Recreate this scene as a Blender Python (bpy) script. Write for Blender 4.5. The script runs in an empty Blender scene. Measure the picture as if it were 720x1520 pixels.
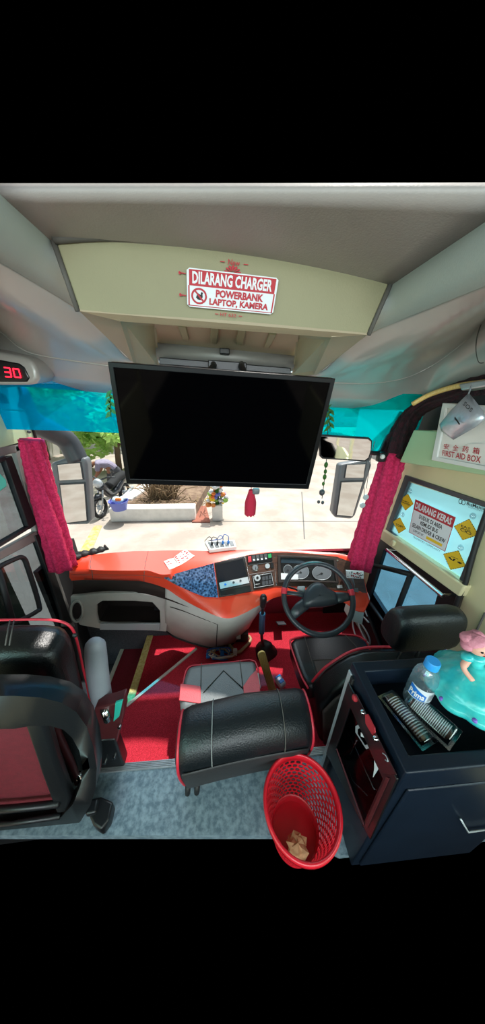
import bpy, bmesh, math, random
from mathutils import Vector, Matrix
random.seed(7)
PI = math.pi
S = bpy.context.scene
COL = S.collection
V = Vector

# ------------------------------------------------------------------ camera, light, exposure
F_PX = 370.0
CAM = V((0, 0, 1.6))
RIGHT = V((0.99735584, -0.07053854, 0.0174828))
DOWN = V((-0.01326756, -0.41326129, -0.91051583))
FWD = V((0.07145142, 0.90787633, -0.41310443))
cd = bpy.data.cameras.new('camera')
cam = bpy.data.objects.new('camera', cd)
COL.objects.link(cam)
M = Matrix((RIGHT, -DOWN, -FWD)).transposed().to_4x4()
M.translation = CAM
cam.matrix_world = M
cd.sensor_fit = 'VERTICAL'
cd.sensor_height = 36.0
cd.lens = 36.0 * F_PX / 1520.0
cd.clip_start = 0.02
cd.clip_end = 300
S.camera = cam

w = bpy.data.worlds.new('world')
S.world = w
w.use_nodes = True
nt = w.node_tree
bg = nt.nodes['Background']
# daylight sky, brightest above the horizon and fading upward; nothing below it
tc = nt.nodes.new('ShaderNodeTexCoord')
sx = nt.nodes.new('ShaderNodeSeparateXYZ')
nt.links.new(tc.outputs['Generated'], sx.inputs[0])
rp = nt.nodes.new('ShaderNodeValToRGB')
el = rp.color_ramp.elements
el[0].position = 0.0
el[0].color = (0, 0, 0, 1)
el[1].position = .02
el[1].color = (.85, .94, 1.0, 1)
for pos, c in ((.16, (.70, .86, 1.0, 1)), (.26, (.12, .2, .3, 1)), (.34, (0, 0, 0, 1))):
    k = el.new(pos)
    k.color = c
nt.links.new(sx.outputs[2], rp.inputs[0])
nt.links.new(rp.outputs[0], bg.inputs[0])
bg.inputs[1].default_value = 1.1


def light(name, kind, loc, target, energy, color=(1, 1, 1), size=1.0, size_y=None):
    d = bpy.data.lights.new(name, kind)
    d.energy = energy
    d.color = color
    if kind == 'AREA':
        d.size = size
        if size_y:
            d.shape = 'RECTANGLE'
            d.size_y = size_y
    if kind == 'SUN':
        d.angle = size
    o = bpy.data.objects.new(name, d)
    COL.objects.link(o)
    o.location = loc
    o.rotation_euler = (V(target) - V(loc)).to_track_quat('-Z', 'Y').to_euler()
    return o


light('sun', 'SUN', (2.5, 9, 10), (0, 6, 0), 4.2, (1, .96, .9), 0.02)
light('open_sky', 'AREA', (0, 9, 9), (0, 6.5, 0), 1500, (.86, .94, 1), 16, 10)
# daylight that enters through the coach's side windows, then an added rear fill
light('side_window_daylight_left', 'AREA', (-1.5, -1.2, 1.5), (0.1, .4, .9), 27, (.52, 1, .92), 2.4, .8)
light('side_window_daylight_right', 'AREA', (1.5, -1.2, 1.6), (-.1, .4, .9), 28, (.74, 1, .95), 2.4, .8)
light('rear_fill', 'AREA', (0, -2.2, 1.7), (0, 1, .9), 40, (.92, .96, 1), 2.0, .9)  # fill lamp added behind the camera to brighten the cabin, no real source there

S.view_settings.view_transform = 'Standard'
S.view_settings.look = 'None'
S.view_settings.gamma = 1.0
S.view_settings.use_curve_mapping = False
S.view_settings.exposure = 0.48


# ------------------------------------------------------------------ helpers
def ray(px, py):
    return RIGHT * ((px - 360) / F_PX) + DOWN * ((py - 760) / F_PX) + FWD


def P(px, py, x=None, y=None, z=None, d=None):
    """point of the place seen at a pixel, on a plane of known position"""
    r = ray(px, py)
    if d is not None:
        t = d
    elif x is not None:
        t = (x - CAM.x) / r.x
    elif y is not None:
        t = (y - CAM.y) / r.y
    else:
        t = (z - CAM.z) / r.z
    return CAM + r * t


def PP(pts, **k):
    return [P(a, b, **k) for a, b in pts]


def lerp(a, b, t):
    return a + (b - a) * t


def resample(pts, n):
    pts = [V(p) for p in pts]
    L = [0]
    for i in range(1, len(pts)):
        L.append(L[-1] + (pts[i] - pts[i - 1]).length)
    out = []
    for k in range(n):
        s = L[-1] * k / (n - 1)
        for i in range(1, len(pts)):
            if s <= L[i] + 1e-9:
                t = (s - L[i - 1]) / max(1e-9, L[i] - L[i - 1])
                out.append(pts[i - 1].lerp(pts[i], t))
                break
        else:
            out.append(pts[-1])
    return out


def smooth_path(pts, n=8, closed=False):
    pts = [V(p) for p in pts]
    out = []
    m = len(pts)
    rng = range(m) if closed else range(m - 1)
    for i in rng:
        if closed:
            p0, p1, p2, p3 = pts[(i - 1) % m], pts[i], pts[(i + 1) % m], pts[(i + 2) % m]
        else:
            p0, p1, p2, p3 = pts[max(i - 1, 0)], pts[i], pts[i + 1], pts[min(i + 2, m - 1)]
        for k in range(n):
            t = k / n
            out.append(0.5 * ((2 * p1) + (p2 - p0) * t + (2 * p0 - 5 * p1 + 4 * p2 - p3) * t * t
                              + (3 * p1 - p0 - 3 * p2 + p3) * t ** 3))
    if not closed:
        out.append(pts[-1])
    return out


def frame(o, u, v):
    u = V(u).normalized()
    n = u.cross(V(v)).normalized()
    v = n.cross(u)
    m = Matrix((u, v, n)).transposed().to_4x4()
    m.translation = V(o)
    return m


def rotm(loc, rx=0, ry=0, rz=0):
    return Matrix.Translation(V(loc)) @ Matrix.Rotation(rz, 4, 'Z') @ Matrix.Rotation(ry, 4, 'Y') @ Matrix.Rotation(rx, 4, 'X')


class MB:
    def __init__(self, m=None):
        self.v = []
        self.f = []
        self.M = m or Matrix.Identity(4)

    def add(self, vs, fs):
        b = len(self.v)
        self.v += [self.M @ V(p) for p in vs]
        self.f += [tuple(b + i for i in f) for f in fs]
        return self

    def box(self, c, s, m=None):
        c = V(c)
        h = V(s) / 2
        vs = []
        for dx in (-1, 1):
            for dy in (-1, 1):
                for dz in (-1, 1):
                    p = V((dx * h.x, dy * h.y, dz * h.z))
                    if m:
                        p = m @ p
                    vs.append(c + p)
        return self.add(vs, [(0, 1, 3, 2), (4, 6, 7, 5), (0, 4, 5, 1), (2, 3, 7, 6), (0, 2, 6, 4), (1, 5, 7, 3)])

    def rbox(self, c, s, r, n=4, m=None):
        """box with rounded corners and edges"""
        bm = bmesh.new()
        bmesh.ops.create_cube(bm, size=1)
        for v in bm.verts:
            v.co = V((v.co.x * s[0], v.co.y * s[1], v.co.z * s[2]))
        bmesh.ops.bevel(bm, geom=list(bm.edges) + list(bm.verts), offset=r, segments=n, profile=.5, affect='EDGES')
        c = V(c)
        vs = [c + ((m @ v.co) if m else v.co) for v in bm.verts]
        fs = [[v.index for v in f.verts] for f in bm.faces]
        bm.free()
        return self.add(vs, fs)

    def grid(self, rows, closed_u=False, closed_v=False):
        n = len(rows[0])
        vs = [p for r in rows for p in r]
        fs = []
        R = len(rows)
        for i in range(R if closed_v else R - 1):
            for j in range(n if closed_u else n - 1):
                a, b = i, (i + 1) % R
                c, d = j, (j + 1) % n
                fs.append((a * n + c, a * n + d, b * n + d, b * n + c))
        return self.add(vs, fs)

    def prism(self, poly, vec):
        vec = V(vec)
        n = len(poly)
        vs = [V(p) for p in poly] + [V(p) + vec for p in poly]
        fs = [tuple(range(n))[::-1], tuple(range(n, 2 * n))]
        for i in range(n):
            j = (i + 1) % n
            fs.append((i, j, n + j, n + i))
        return self.add(vs, fs)

    def ring(self, outer, inner, vec):
        """frame between two loops of equal count, given thickness"""
        vec = V(vec)
        n = len(outer)
        o = [V(p) for p in outer]
        i_ = [V(p) for p in inner]
        vs = o + i_ + [p + vec for p in o] + [p + vec for p in i_]
        fs = []
        for a in range(n):
            b = (a + 1) % n
            fs += [(a, b, n + b, n + a), (2 * n + a, 3 * n + a, 3 * n + b, 2 * n + b),
                   (a, 2 * n + a, 2 * n + b, b), (n + a, n + b, 3 * n + b, 3 * n + a)]
        return self.add(vs, fs)

    def tube(self, path, r, n=10, closed=False, sx=1.0, up=None, cap=True):
        path = [V(p) for p in path]
        m = len(path)
        rows = []
        prev = None
        for i, p in enumerate(path):
            if closed:
                t = path[(i + 1) % m] - path[i - 1]
            else:
                t = path[min(i + 1, m - 1)] - path[max(i - 1, 0)]
            t.normalize()
            if prev is None:
                a = V(up) if up else (V((0, 0, 1)) if abs(t.z) < .9 else V((1, 0, 0)))
            else:
                a = prev
            a = (a - t * a.dot(t))
            if a.length < 1e-6:
                a = V((1, 0, 0)) - t * t.x
            a.normalize()
            prev = a
            b = t.cross(a)
            rr = r[i] if isinstance(r, (list, tuple)) else r
            rows.append([p + a * (rr * math.cos(2 * PI * k / n)) + b * (rr * sx * math.sin(2 * PI * k / n)) for k in range(n)])
        self.grid(rows, closed_u=True, closed_v=closed)
        if cap and not closed:
            b = len(self.v) - m * n
            self.f.append(tuple(b + k for k in range(n))[::-1])
            self.f.append(tuple(b + (m - 1) * n + k for k in range(n)))
        return self

    def lathe(self, prof, c=(0, 0, 0), n=24, axis='Z', cap=True, wob=None):
        rows = []
        c = V(c)
        for k, (r, h) in enumerate(prof):
            row = []
            for j in range(n):
                a = 2 * PI * j / n
                rr = r * (wob(a, k) if wob else 1)
                x, y = rr * math.cos(a), rr * math.sin(a)
                if axis == 'Z':
                    row.append(c + V((x, y, h)))
                elif axis == 'Y':
                    row.append(c + V((x, h, -y)))
                else:
                    row.append(c + V((h, x, y)))
            rows.append(row)
        self.grid(rows, closed_u=True)
        if cap:
            b = len(self.v) - len(rows) * n
            if prof[0][0] > 1e-5:
                self.f.append(tuple(b + k for k in range(n))[::-1])
            if prof[-1][0] > 1e-5:
                self.f.append(tuple(b + (len(rows) - 1) * n + k for k in range(n)))
        return self

    def ball(self, c, r, n=14, sx=1, sy=1, sz=1):
        rows = []
        for i in range(n // 2 + 1):
            t = PI * i / (n // 2)
            rows.append([V(c) + V((r * sx * math.sin(t) * math.cos(2 * PI * j / n),
                                   r * sy * math.sin(t) * math.sin(2 * PI * j / n), -r * sz * math.cos(t))) for j in range(n)])
        return self.grid(rows, closed_u=True)


def wloc(o):
    p = V((0, 0, 0))
    while o:
        p = p + o.location
        o = o.parent
    return p


def obj(name, mb, mat, parent=None, smooth=False, bevel=0, seg=2, sub=0, solid=0, autosm=None):
    me = bpy.data.meshes.new(name)
    if parent is not None:
        off = wloc(parent)
    else:
        xs = [p.x for p in mb.v]
        ys = [p.y for p in mb.v]
        zs = [p.z for p in mb.v]
        off = V(((min(xs) + max(xs)) / 2, (min(ys) + max(ys)) / 2, min(zs)))
    me.from_pydata([p - off for p in mb.v], [], mb.f)
    bm = bmesh.new()
    bm.from_mesh(me)
    bmesh.ops.remove_doubles(bm, verts=bm.verts, dist=1e-6)
    bmesh.ops.recalc_face_normals(bm, faces=bm.faces)
    bm.to_mesh(me)
    bm.free()
    me.materials.append(mat)
    if smooth:
        me.polygons.foreach_set('use_smooth', [True] * len(me.polygons))
        if autosm:
            me.set_sharp_from_angle(angle=math.radians(autosm))
    o = bpy.data.objects.new(name, me)
    COL.objects.link(o)
    if parent is not None:
        o.parent = parent
    else:
        o.location = off
    if solid:
        md = o.modifiers.new('thickness', 'SOLIDIFY')
        md.thickness = solid
        md.offset = 0
    if bevel:
        md = o.modifiers.new('bevel', 'BEVEL')
        md.width = bevel
        md.segments = seg
        md.limit_method = 'ANGLE'
        md.angle_limit = math.radians(40)
        me.polygons.foreach_set('use_smooth', [True] * len(me.polygons))
        if not smooth:
            md.harden_normals = False
            me.set_sharp_from_angle(angle=math.radians(89))
    if sub:
        md = o.modifiers.new('subdivision', 'SUBSURF')
        md.levels = sub
        md.render_levels = sub
    return o


def thing(name, label, cat, loc, group=None):
    o = bpy.data.objects.new(name, None)
    COL.objects.link(o)
    o.location = V(loc)
    o.empty_display_size = .05
    o['label'] = label
    o['category'] = cat
    if group:
        o['group'] = group
    return o


def tag(o, label, cat, group=None, kind=None):
    o['label'] = label
    o['category'] = cat
    if group:
        o['group'] = group
    if kind:
        o['kind'] = kind
    return o


def struct(o):
    o['kind'] = 'structure'
    return o


# ------------------------------------------------------------------ materials
def lin(c):
    return tuple(((x / 12.92) if x <= .04045 else ((x + .055) / 1.055) ** 2.4) for x in c)


def rgb(h):
    return lin(tuple(int(h[i:i + 2], 16) / 255 for i in (0, 2, 4)))


def mat(name, col, rough=.5, metal=0.0, bump=0.0, scale=80.0, var=0.0, col2=None, vscale=None, emit=None, coat=0.0,
        spec=.5, trans=0.0, detail=4, alpha=1.0, wood=False):
    m = bpy.data.materials.new(name)
    m.use_nodes = True
    nt = m.node_tree
    b = nt.nodes['Principled BSDF']
    c = rgb(col) if isinstance(col, str) else col
    b.inputs['Base Color'].default_value = (*c, 1)
    b.inputs['Roughness'].default_value = rough
    b.inputs['Metallic'].default_value = metal
    b.inputs['Specular IOR Level'].default_value = spec
    b.inputs['Coat Weight'].default_value = coat
    b.inputs['Coat Roughness'].default_value = .08
    b.inputs['Transmission Weight'].default_value = trans
    b.inputs['Alpha'].default_value = alpha
    if emit:
        b.inputs['Emission Color'].default_value = (*(rgb(emit[0])), 1)
        b.inputs['Emission Strength'].default_value = emit[1]
    tc = nt.nodes.new('ShaderNodeTexCoord')
    src = tc.outputs['Object']
    if wood:
        mp = nt.nodes.new('ShaderNodeMapping')
        mp.inputs['Scale'].default_value = wood
        nt.links.new(src, mp.inputs['Vector'])
        src = mp.outputs['Vector']
    if col2 or var:
        c2 = rgb(col2) if col2 else tuple(x * (1 - var) for x in c)
        n = nt.nodes.new('ShaderNodeTexNoise')
        n.inputs['Scale'].default_value = vscale or scale
        n.inputs['Detail'].default_value = detail
        n.inputs['Roughness'].default_value = .6
        nt.links.new(src, n.inputs['Vector'])
        r = nt.nodes.new('ShaderNodeValToRGB')
        r.color_ramp.elements[0].position = .38
        r.color_ramp.elements[1].position = .62
        r.color_ramp.elements[0].color = (*c, 1)
        r.color_ramp.elements[1].color = (*c2, 1)
        nt.links.new(n.outputs['Fac'], r.inputs['Fac'])
        nt.links.new(r.outputs['Color'], b.inputs['Base Color'])
    if bump:
        n = nt.nodes.new('ShaderNodeTexNoise')
        n.inputs['Scale'].default_value = scale
        n.inputs['Detail'].default_value = 3
        nt.links.new(src, n.inputs['Vector'])
        bp = nt.nodes.new('ShaderNodeBump')
        bp.inputs['Strength'].default_value = bump
        bp.inputs['Distance'].default_value = .01
        nt.links.new(n.outputs['Fac'], bp.inputs['Height'])
        nt.links.new(bp.outputs['Normal'], b.inputs['Normal'])
    return m


def glass(name, col, gloss=.06, rough=.02, col2=None, axis=0, a=-1.0, b_=1.0, milk=0.0, milkcol=(1, 1, 1), milk2=None):
    """thin pane: tinted see-through, a little mirror-like, optionally milky"""
    m = bpy.data.materials.new(name)
    m.use_nodes = True
    nt = m.node_tree
    for n in list(nt.nodes):
        nt.nodes.remove(n)
    out = nt.nodes.new('ShaderNodeOutputMaterial')
    t = nt.nodes.new('ShaderNodeBsdfTransparent')
    t.inputs[0].default_value = (*col, 1)
    if col2:
        tc = nt.nodes.new('ShaderNodeTexCoord')
        sp = nt.nodes.new('ShaderNodeSeparateXYZ')
        nt.links.new(tc.outputs['Object'], sp.inputs[0])
        mr = nt.nodes.new('ShaderNodeMapRange')
        mr.inputs[1].default_value = a
        mr.inputs[2].default_value = b_
        nt.links.new(sp.outputs[axis], mr.inputs[0])
        mx = nt.nodes.new('ShaderNodeMix')
        mx.data_type = 'RGBA'
        mx.inputs[6].default_value = (*col, 1)
        mx.inputs[7].default_value = (*col2, 1)
        nt.links.new(mr.outputs[0], mx.inputs[0])
        nt.links.new(mx.outputs[2], t.inputs[0])
    g = nt.nodes.new('ShaderNodeBsdfGlossy')
    g.inputs['Roughness'].default_value = rough
    mix = nt.nodes.new('ShaderNodeMixShader')
    mix.inputs[0].default_value = gloss
    nt.links.new(t.outputs[0], mix.inputs[1])
    nt.links.new(g.outputs[0], mix.inputs[2])
    last = mix
    if milk:
        d = nt.nodes.new('ShaderNodeBsdfTranslucent')
        d.inputs[0].default_value = (*milkcol, 1)
        d2 = nt.nodes.new('ShaderNodeBsdfDiffuse')
        d2.inputs[0].default_value = (*milkcol, 1)
        if milk2:
            m3 = nt.nodes.new('ShaderNodeMix')
            m3.data_type = 'RGBA'
            m3.inputs[6].default_value = (*milkcol, 1)
            m3.inputs[7].default_value = (*milk2, 1)
            nt.links.new(mr.outputs[0], m3.inputs[0])
            nt.links.new(m3.outputs[2], d.inputs[0])
            nt.links.new(m3.outputs[2], d2.inputs[0])
        md = nt.nodes.new('ShaderNodeMixShader')
        md.inputs[0].default_value = .35
        nt.links.new(d.outputs[0], md.inputs[1])
        nt.links.new(d2.outputs[0], md.inputs[2])
        m2 = nt.nodes.new('ShaderNodeMixShader')
        m2.inputs[0].default_value = milk
        nt.links.new(mix.outputs[0], m2.inputs[1])
        nt.links.new(md.outputs[0], m2.inputs[2])
        last = m2
    nt.links.new(last.outputs[0], out.inputs[0])
    return m


MT = {
    'ceil': mat('ceiling_vinyl', 'a39c98', .55, bump=.08, scale=260, var=.06, vscale=6),
    'cove': mat('cove_vinyl', 'a3aba6', .5, bump=.05, scale=260, var=.05, vscale=5),
    'silver': mat('silver_paint', 'a5a19c', .36, metal=.12, coat=.3),
    'olive': mat('header_vinyl', '8d886a', .6, bump=.08, scale=300, var=.05, vscale=5),
    'olive_deep': mat('header_recess', 'a2937a', .6, bump=.08, scale=300),
    'seam': mat('seam_dark', '55524d', .7),
    'beige': mat('wall_beige', 'cfc49c', .5, bump=.05, scale=200, var=.05, vscale=4),
    'palegreen': mat('ledge_panel', 'a9c49a', .45, bump=.03, scale=200, var=.05, vscale=4),
    'lightpanel': mat('door_panel', 'b5c49c', .5, bump=.03, scale=200, var=.06, vscale=5),
    'black': mat('black_plastic', '15171a', .38, bump=.05, scale=220),
    'rubber': mat('black_rubber', '101113', .6, bump=.06, scale=150),
    'greyframe': mat('grey_frame', '7d7a76', .45, metal=.2, var=.12, vscale=9),
    'chrome': mat('chrome', 'd5d6d8', .18, metal=1.0),
    'alu': mat('ribbed_aluminium', 'c4c8cb', .32, metal=.75, var=.15, vscale=30),
    'red': mat('dash_red', 'e0432a', .32, bump=.03, scale=320, coat=.25, var=.05, vscale=7),
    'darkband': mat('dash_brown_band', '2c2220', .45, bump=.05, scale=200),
    'grey': mat('grey_moulding', 'b3afaa', .55, bump=.08, scale=220, var=.08, vscale=10),
    'cubby': mat('cubby_dark', '241a19', .6),
    'wood': mat('dash_wood', '3e2a24', .35, col2='55392e', vscale=14, wood=(1, 6, 6), coat=.3),
    'panelblack': mat('panel_black', '141416', .3, coat=.3),
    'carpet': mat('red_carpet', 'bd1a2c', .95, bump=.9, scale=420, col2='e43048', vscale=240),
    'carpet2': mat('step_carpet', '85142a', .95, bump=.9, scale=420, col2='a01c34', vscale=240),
    'kick': mat('grey_carpet', '34343a', .95, bump=.6, scale=380, col2='484850', vscale=160),
    'deck': mat('deck_vinyl', '5a6c78', .34, bump=.05, scale=60, col2='8496a0', vscale=46, detail=8),
    'yellowstrip': mat('yellow_nosing', 'cdb868', .6, bump=.2, scale=90, col2='e3d694', vscale=60),
    'whitestrip': mat('white_nosing', 'c9c2b8', .6, bump=.1, scale=90, var=.1, vscale=30),
    'leather': mat('black_leather', '0d1113', .34, bump=.16, scale=190, var=.15, vscale=8),
    'leather2': mat('soft_black_leather', '10161a', .4, bump=.18, scale=170, var=.15, vscale=8),
    'taupe': mat('seat_back_cloth', '5e5350', .8, bump=.2, scale=250, var=.12, vscale=9),
    'greyleather': mat('grey_leather', '626869', .4, bump=.14, scale=190, var=.12, vscale=10),
    'redleather': mat('red_leather', 'cf3f48', .42, bump=.12, scale=190, var=.1, vscale=10),
    'piping': mat('red_piping', 'c4283a', .45),
    'stitch': mat('stitch_thread', '8a8d8c', .7),
    'maroon': mat('maroon_cloth', '6a1020', .85, bump=.4, scale=420, var=.2, vscale=60),
    'fridgemaroon': mat('fridge_maroon', '2a1418', .3, coat=.3),
    'maroonmetal': mat('maroon_metal', '5b2529', .45, metal=.2, var=.15, vscale=20),
    'armrest': mat('armrest_grey', '8f949b', .5, bump=.08, scale=260, var=.06, vscale=12),
    'teal': mat('teal_plastic', '33b5a2', .3),
    'curtain': mat('crimson_curtain', 'b01848', .95, bump=.8, scale=160, col2='d22a5e', vscale=70),
    'curtaindark': mat('dark_drape', '1a1416', .95, bump=.8, scale=160, col2='3a1620', vscale=40),
    'tv': mat('tv_bezel', '0b0c0f', .35, spec=.2),
    'screen': mat('tv_screen', '020203', .06, spec=.06),
    'white': mat('white_plastic', 'dcdcd8', .45, var=.04, vscale=10),
    'paper': mat('paper', 'e9e4de', .8, var=.05, vscale=12),
    'offwhite': mat('printed_white', 'd9dce0', .6),
    'printred': mat('printed_red', 'b02733', .6),
    'printblack': mat('printed_black', '16161a', .6),
    'printgrey': mat('printed_grey', '5d6468', .6),
    'printyellow': mat('printed_yellow', 'e3b91f', .55),
    'printblue': mat('printed_blue', '1d6fc4', .5),
    'led': mat('red_led', 'ff2040', .4, emit=('ff2038', 1.8)),
    'fridge': mat('fridge_navy', '111b28', .36, bump=.05, scale=300, var=.12, vscale=8, spec=.3),
    'fridgetop': mat('fridge_tray', '0d151f', .5, bump=.05, scale=300, spec=.15),
    'fridge_in': mat('fridge_dark', '0e1216', .4, var=.2, vscale=12),
    'bottlecap': mat('blue_cap', '2f96e0', .35),
    'basket': mat('basket_red', 'd01c2c', .3, coat=.2, var=.05, vscale=20),
    'woodhandle': mat('pale_wood', 'e3b862', .5, col2='f0d08c', vscale=30, wood=(8, 8, 1)),
    'decal': None, 'mirror': mat('mirror_glass', 'e6e9ea', .03, metal=1.0),
    'mirrorgrey': mat('mirror_housing', '6e7175', .4, var=.1, vscale=8),
    'darkgrey': mat('dark_grey_plastic', '3a3d42', .45, bump=.05, scale=200),
    'wheel': mat('wheel_grey', '2b3036', .36, bump=.06, scale=260),
    'foil': mat('foil_pouch', 'b9bfc9', .3, metal=.55, bump=.25, scale=30, var=.15, vscale=16),
    'tissue': mat('tan_tissue', 'd9a87c', .8, bump=.3, scale=40, var=.15, vscale=20),
    'dress': mat('teal_dress', '27b0b4', .28, coat=.3, col2='45c9c4', vscale=18),
    'purple': mat('purple_dots', '7b62c0', .4),
    'skin': mat('doll_skin', 'e0a58f', .5),
    'pink': mat('pink_hair', 'cf8292', .6, bump=.4, scale=90, var=.15, vscale=30),
    'food': mat('brown_roll', '4a2c20', .6, bump=.3, scale=60, col2='6b4330', vscale=40),
    'concrete': mat('pale_concrete', 'b5aca2', .9, bump=.2, scale=12, col2='a3978c', vscale=1.3, detail=8),
    'kerbwhite': mat('white_kerb', 'efece6', .85, bump=.2, scale=20, var=.12, vscale=5),
    'brick': mat('brick_edging', 'a06452', .9, bump=.3, scale=20, var=.2, vscale=9),
    'lowback': mat('seat_rear_cover', '2c2b2d', .55, bump=.15, scale=200, var=.15, vscale=9),
    'soil': mat('soil', '6e5748', .95, bump=.6, scale=14, col2='8d7661', vscale=6, detail=8),
    'roadyellow': mat('road_paint', 'c9a24e', .85, col2='b5a58e', vscale=9),
    'leaf': mat('leaf_green', '8aba5c', .5, col2='c8e68a', vscale=3),
    'leafdark': mat('leaf_dark', '2f5f2a', .55, col2='4d8238', vscale=3),
    'bark': mat('bark', '6a5644', .9, bump=.5, scale=20),
    'drystem': mat('dry_stems', '8c7558', .9, var=.3, vscale=9),
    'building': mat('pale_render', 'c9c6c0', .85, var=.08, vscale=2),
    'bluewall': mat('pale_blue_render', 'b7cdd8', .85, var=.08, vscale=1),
    'glassdark': mat('dark_window', '2d3a44', .15),
    'shirt': mat('lavender_shirt', '8d8598', .85, var=.15, vscale=14),
    'trousers': mat('grey_trousers', '4a4b50', .85, var=.15, vscale=14),
    'personskin': mat('person_skin', '8d5d44', .6),
    'hair': mat('dark_hair', '1d1815', .7),
    'moto': mat('moto_black', '22252b', .3, coat=.3),
    'tyre': mat('tyre', '17181a', .85),
    'violet': mat('violet_bucket', '6a74c2', .5),
    'orange': mat('orange_cloth', 'e87a35', .7),
    'green': mat('green_leafy', '1f8f4d', .5),
    'cable_black': mat('black_cable', '17181a', .5), 'cable_white': mat('white_cable', 'c9c9c6', .5),
    'cable_blue': mat('blue_cable', '2c5fae', .45), 'cable_beige': mat('beige_cable', 'a98d6c', .5),
    'coilblue': mat('blue_wrap', '26425f', .5, var=.2, vscale=60),
    'tassel': mat('red_tassel', 'c0223f', .85, bump=.5, scale=200),
    'purplefoil': mat('flowers_mixed', 'd9a03a', .7, col2='d2574a', vscale=60),
    'gauge': mat('gauge_face', '6b7076', .4),
    'lcd': mat('radio_screen', '1b1d22', .12),
    'silverplastic': mat('silver_plastic', 'b9c0c6', .35, metal=.4),
    'bottle': glass('bottle_plastic', (.80, .90, .96), gloss=.14, rough=.08, milk=.16, milkcol=(.75, .88, .95)),
    'pack': glass('clear_pack', (.85, .9, .93), gloss=.16, rough=.12),
    'windshield': glass('windshield_clear', (.97, .99, .98), gloss=.02),
    'tint': glass('windshield_tint', (.0, .42, 1.0), gloss=.02, col2=(.0, .85, .85), milk=.27, milkcol=(.0, .56, 1.0), milk2=(.0, .82, .80)),
    'doorglass': glass('door_glass', (.42, .47, .50), gloss=.05),
    'sideglass': glass('side_glass', (.34, .58, .74), gloss=.05),
    'film': glass('window_film', (.58, .91, .97), gloss=.03, rough=.2, milk=.42, milkcol=(.62, .92, 1.0)),
    'doorclear': glass('fridge_glass', (.40, .42, .43), gloss=.03, rough=.03),
}


def leafy(m, col):
    nt = m.node_tree
    b = nt.nodes['Principled BSDF']
    o = nt.nodes['Material Output']
    t = nt.nodes.new('ShaderNodeBsdfTranslucent')
    t.inputs[0].default_value = (*rgb(col), 1)
    x = nt.nodes.new('ShaderNodeMixShader')
    x.inputs[0].default_value = .5
    nt.links.new(b.outputs[0], x.inputs[1])
    nt.links.new(t.outputs[0], x.inputs[2])
    nt.links.new(x.outputs[0], o.inputs[0])


leafy(MT['leaf'], 'c3e08a')
leafy(MT['leafdark'], '7fae5a')


def patch_decal():
    m = mat('blue_floral_film', '1c2433', .3, coat=.3)
    nt = m.node_tree
    b = nt.nodes['Principled BSDF']
    tc = nt.nodes.new('ShaderNodeTexCoord')
    v = nt.nodes.new('ShaderNodeTexVoronoi')
    v.inputs['Scale'].default_value = 70
    n = nt.nodes.new('ShaderNodeTexNoise')
    n.inputs['Scale'].default_value = 60
    n.inputs['Detail'].default_value = 6
    nt.links.new(tc.outputs['Object'], n.inputs['Vector'])
    nt.links.new(tc.outputs['Object'], v.inputs['Vector'])
    mul = nt.nodes.new('ShaderNodeMath')
    mul.operation = 'MULTIPLY'
    nt.links.new(v.outputs['Distance'], mul.inputs[0])
    nt.links.new(n.outputs['Fac'], mul.inputs[1])
    r = nt.nodes.new('ShaderNodeValToRGB')
    e = r.color_ramp.elements
    e[0].position = .1
    e[0].color = (*rgb('131a26'), 1)
    e[1].position = .55
    e[1].color = (*rgb('6f84a6'), 1)
    k = e.new(.22)
    k.color = (*rgb('33496b'), 1)
    nt.links.new(mul.outputs[0], r.inputs['Fac'])
    nt.links.new(r.outputs['Color'], b.inputs['Base Color'])
    MT['decal'] = m


patch_decal()


# ------------------------------------------------------------------ writing on a four-cornered panel
class Quad:
    def __init__(self, tl, tr, br, bl, toward=None):
        self.c = [V(tl), V(tr), V(br), V(bl)]
        n = (self.c[1] - self.c[0]).cross(self.c[3] - self.c[0]).normalized()
        t = V(toward) if toward is not None else CAM
        if n.dot(t - self.c[0]) < 0:
            n = -n
        self.n = n

    def at(self, s, t, off=0.0):
        """s right 0..1, t down 0..1"""
        a = self.c[0].lerp(self.c[1], s)
        b = self.c[3].lerp(self.c[2], s)
        return a.lerp(b, t) + self.n * off

    def poly(self, pts, off):
        return [self.at(a, b, off) for a, b in pts]


def quad_rect(q, s0, t0, s1, t1, off):
    return [q.at(s0, t0, off), q.at(s1, t0, off), q.at(s1, t1, off), q.at(s0, t1, off)]


_txt_cache = {}


def text_mesh(s, bold):
    key = (s, bold)
    if key in _txt_cache:
        return _txt_cache[key]
    cu = bpy.data.curves.new('writing', 'FONT')
    cu.body = s
    cu.size = 1
    cu.offset = bold
    cu.resolution_u = 2
    o = bpy.data.objects.new('writing', cu)
    COL.objects.link(o)
    dg = bpy.context.evaluated_depsgraph_get()
    me = bpy.data.meshes.new_from_object(o.evaluated_get(dg))
    vs = [v.co.copy() for v in me.vertices]
    fs = [tuple(p.vertices) for p in me.polygons]
    bpy.data.objects.remove(o)
    bpy.data.curves.remove(cu)
    bpy.data.meshes.remove(me)
    _txt_cache[key] = (vs, fs)
    return vs, fs


def write(mb, q, s, s0, t0, s1, t1, off, bold=.02):
    vs, fs = text_mesh(s, bold)
    if not vs:
        return mb
    x0 = min(v.x for v in vs); x1 = max(v.x for v in vs)
    y0 = min(v.y for v in vs); y1 = max(v.y for v in vs)
    pts = [q.at(s0 + (s1 - s0) * (v.x - x0) / (x1 - x0), t1 - (t1 - t0) * (v.y - y0) / (y1 - y0), off) for v in vs]
    return mb.add(pts, fs)


def qprism(mb, q, pts, off, th):
    return mb.prism(q.poly(pts, off), q.n * th)


def circle_pts(cx, cy, rx, ry, n=28, a0=0, a1=2 * PI):
    return [(cx + rx * math.cos(a0 + (a1 - a0) * k / n), cy + ry * math.sin(a0 + (a1 - a0) * k / n)) for k in range(n)]


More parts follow.
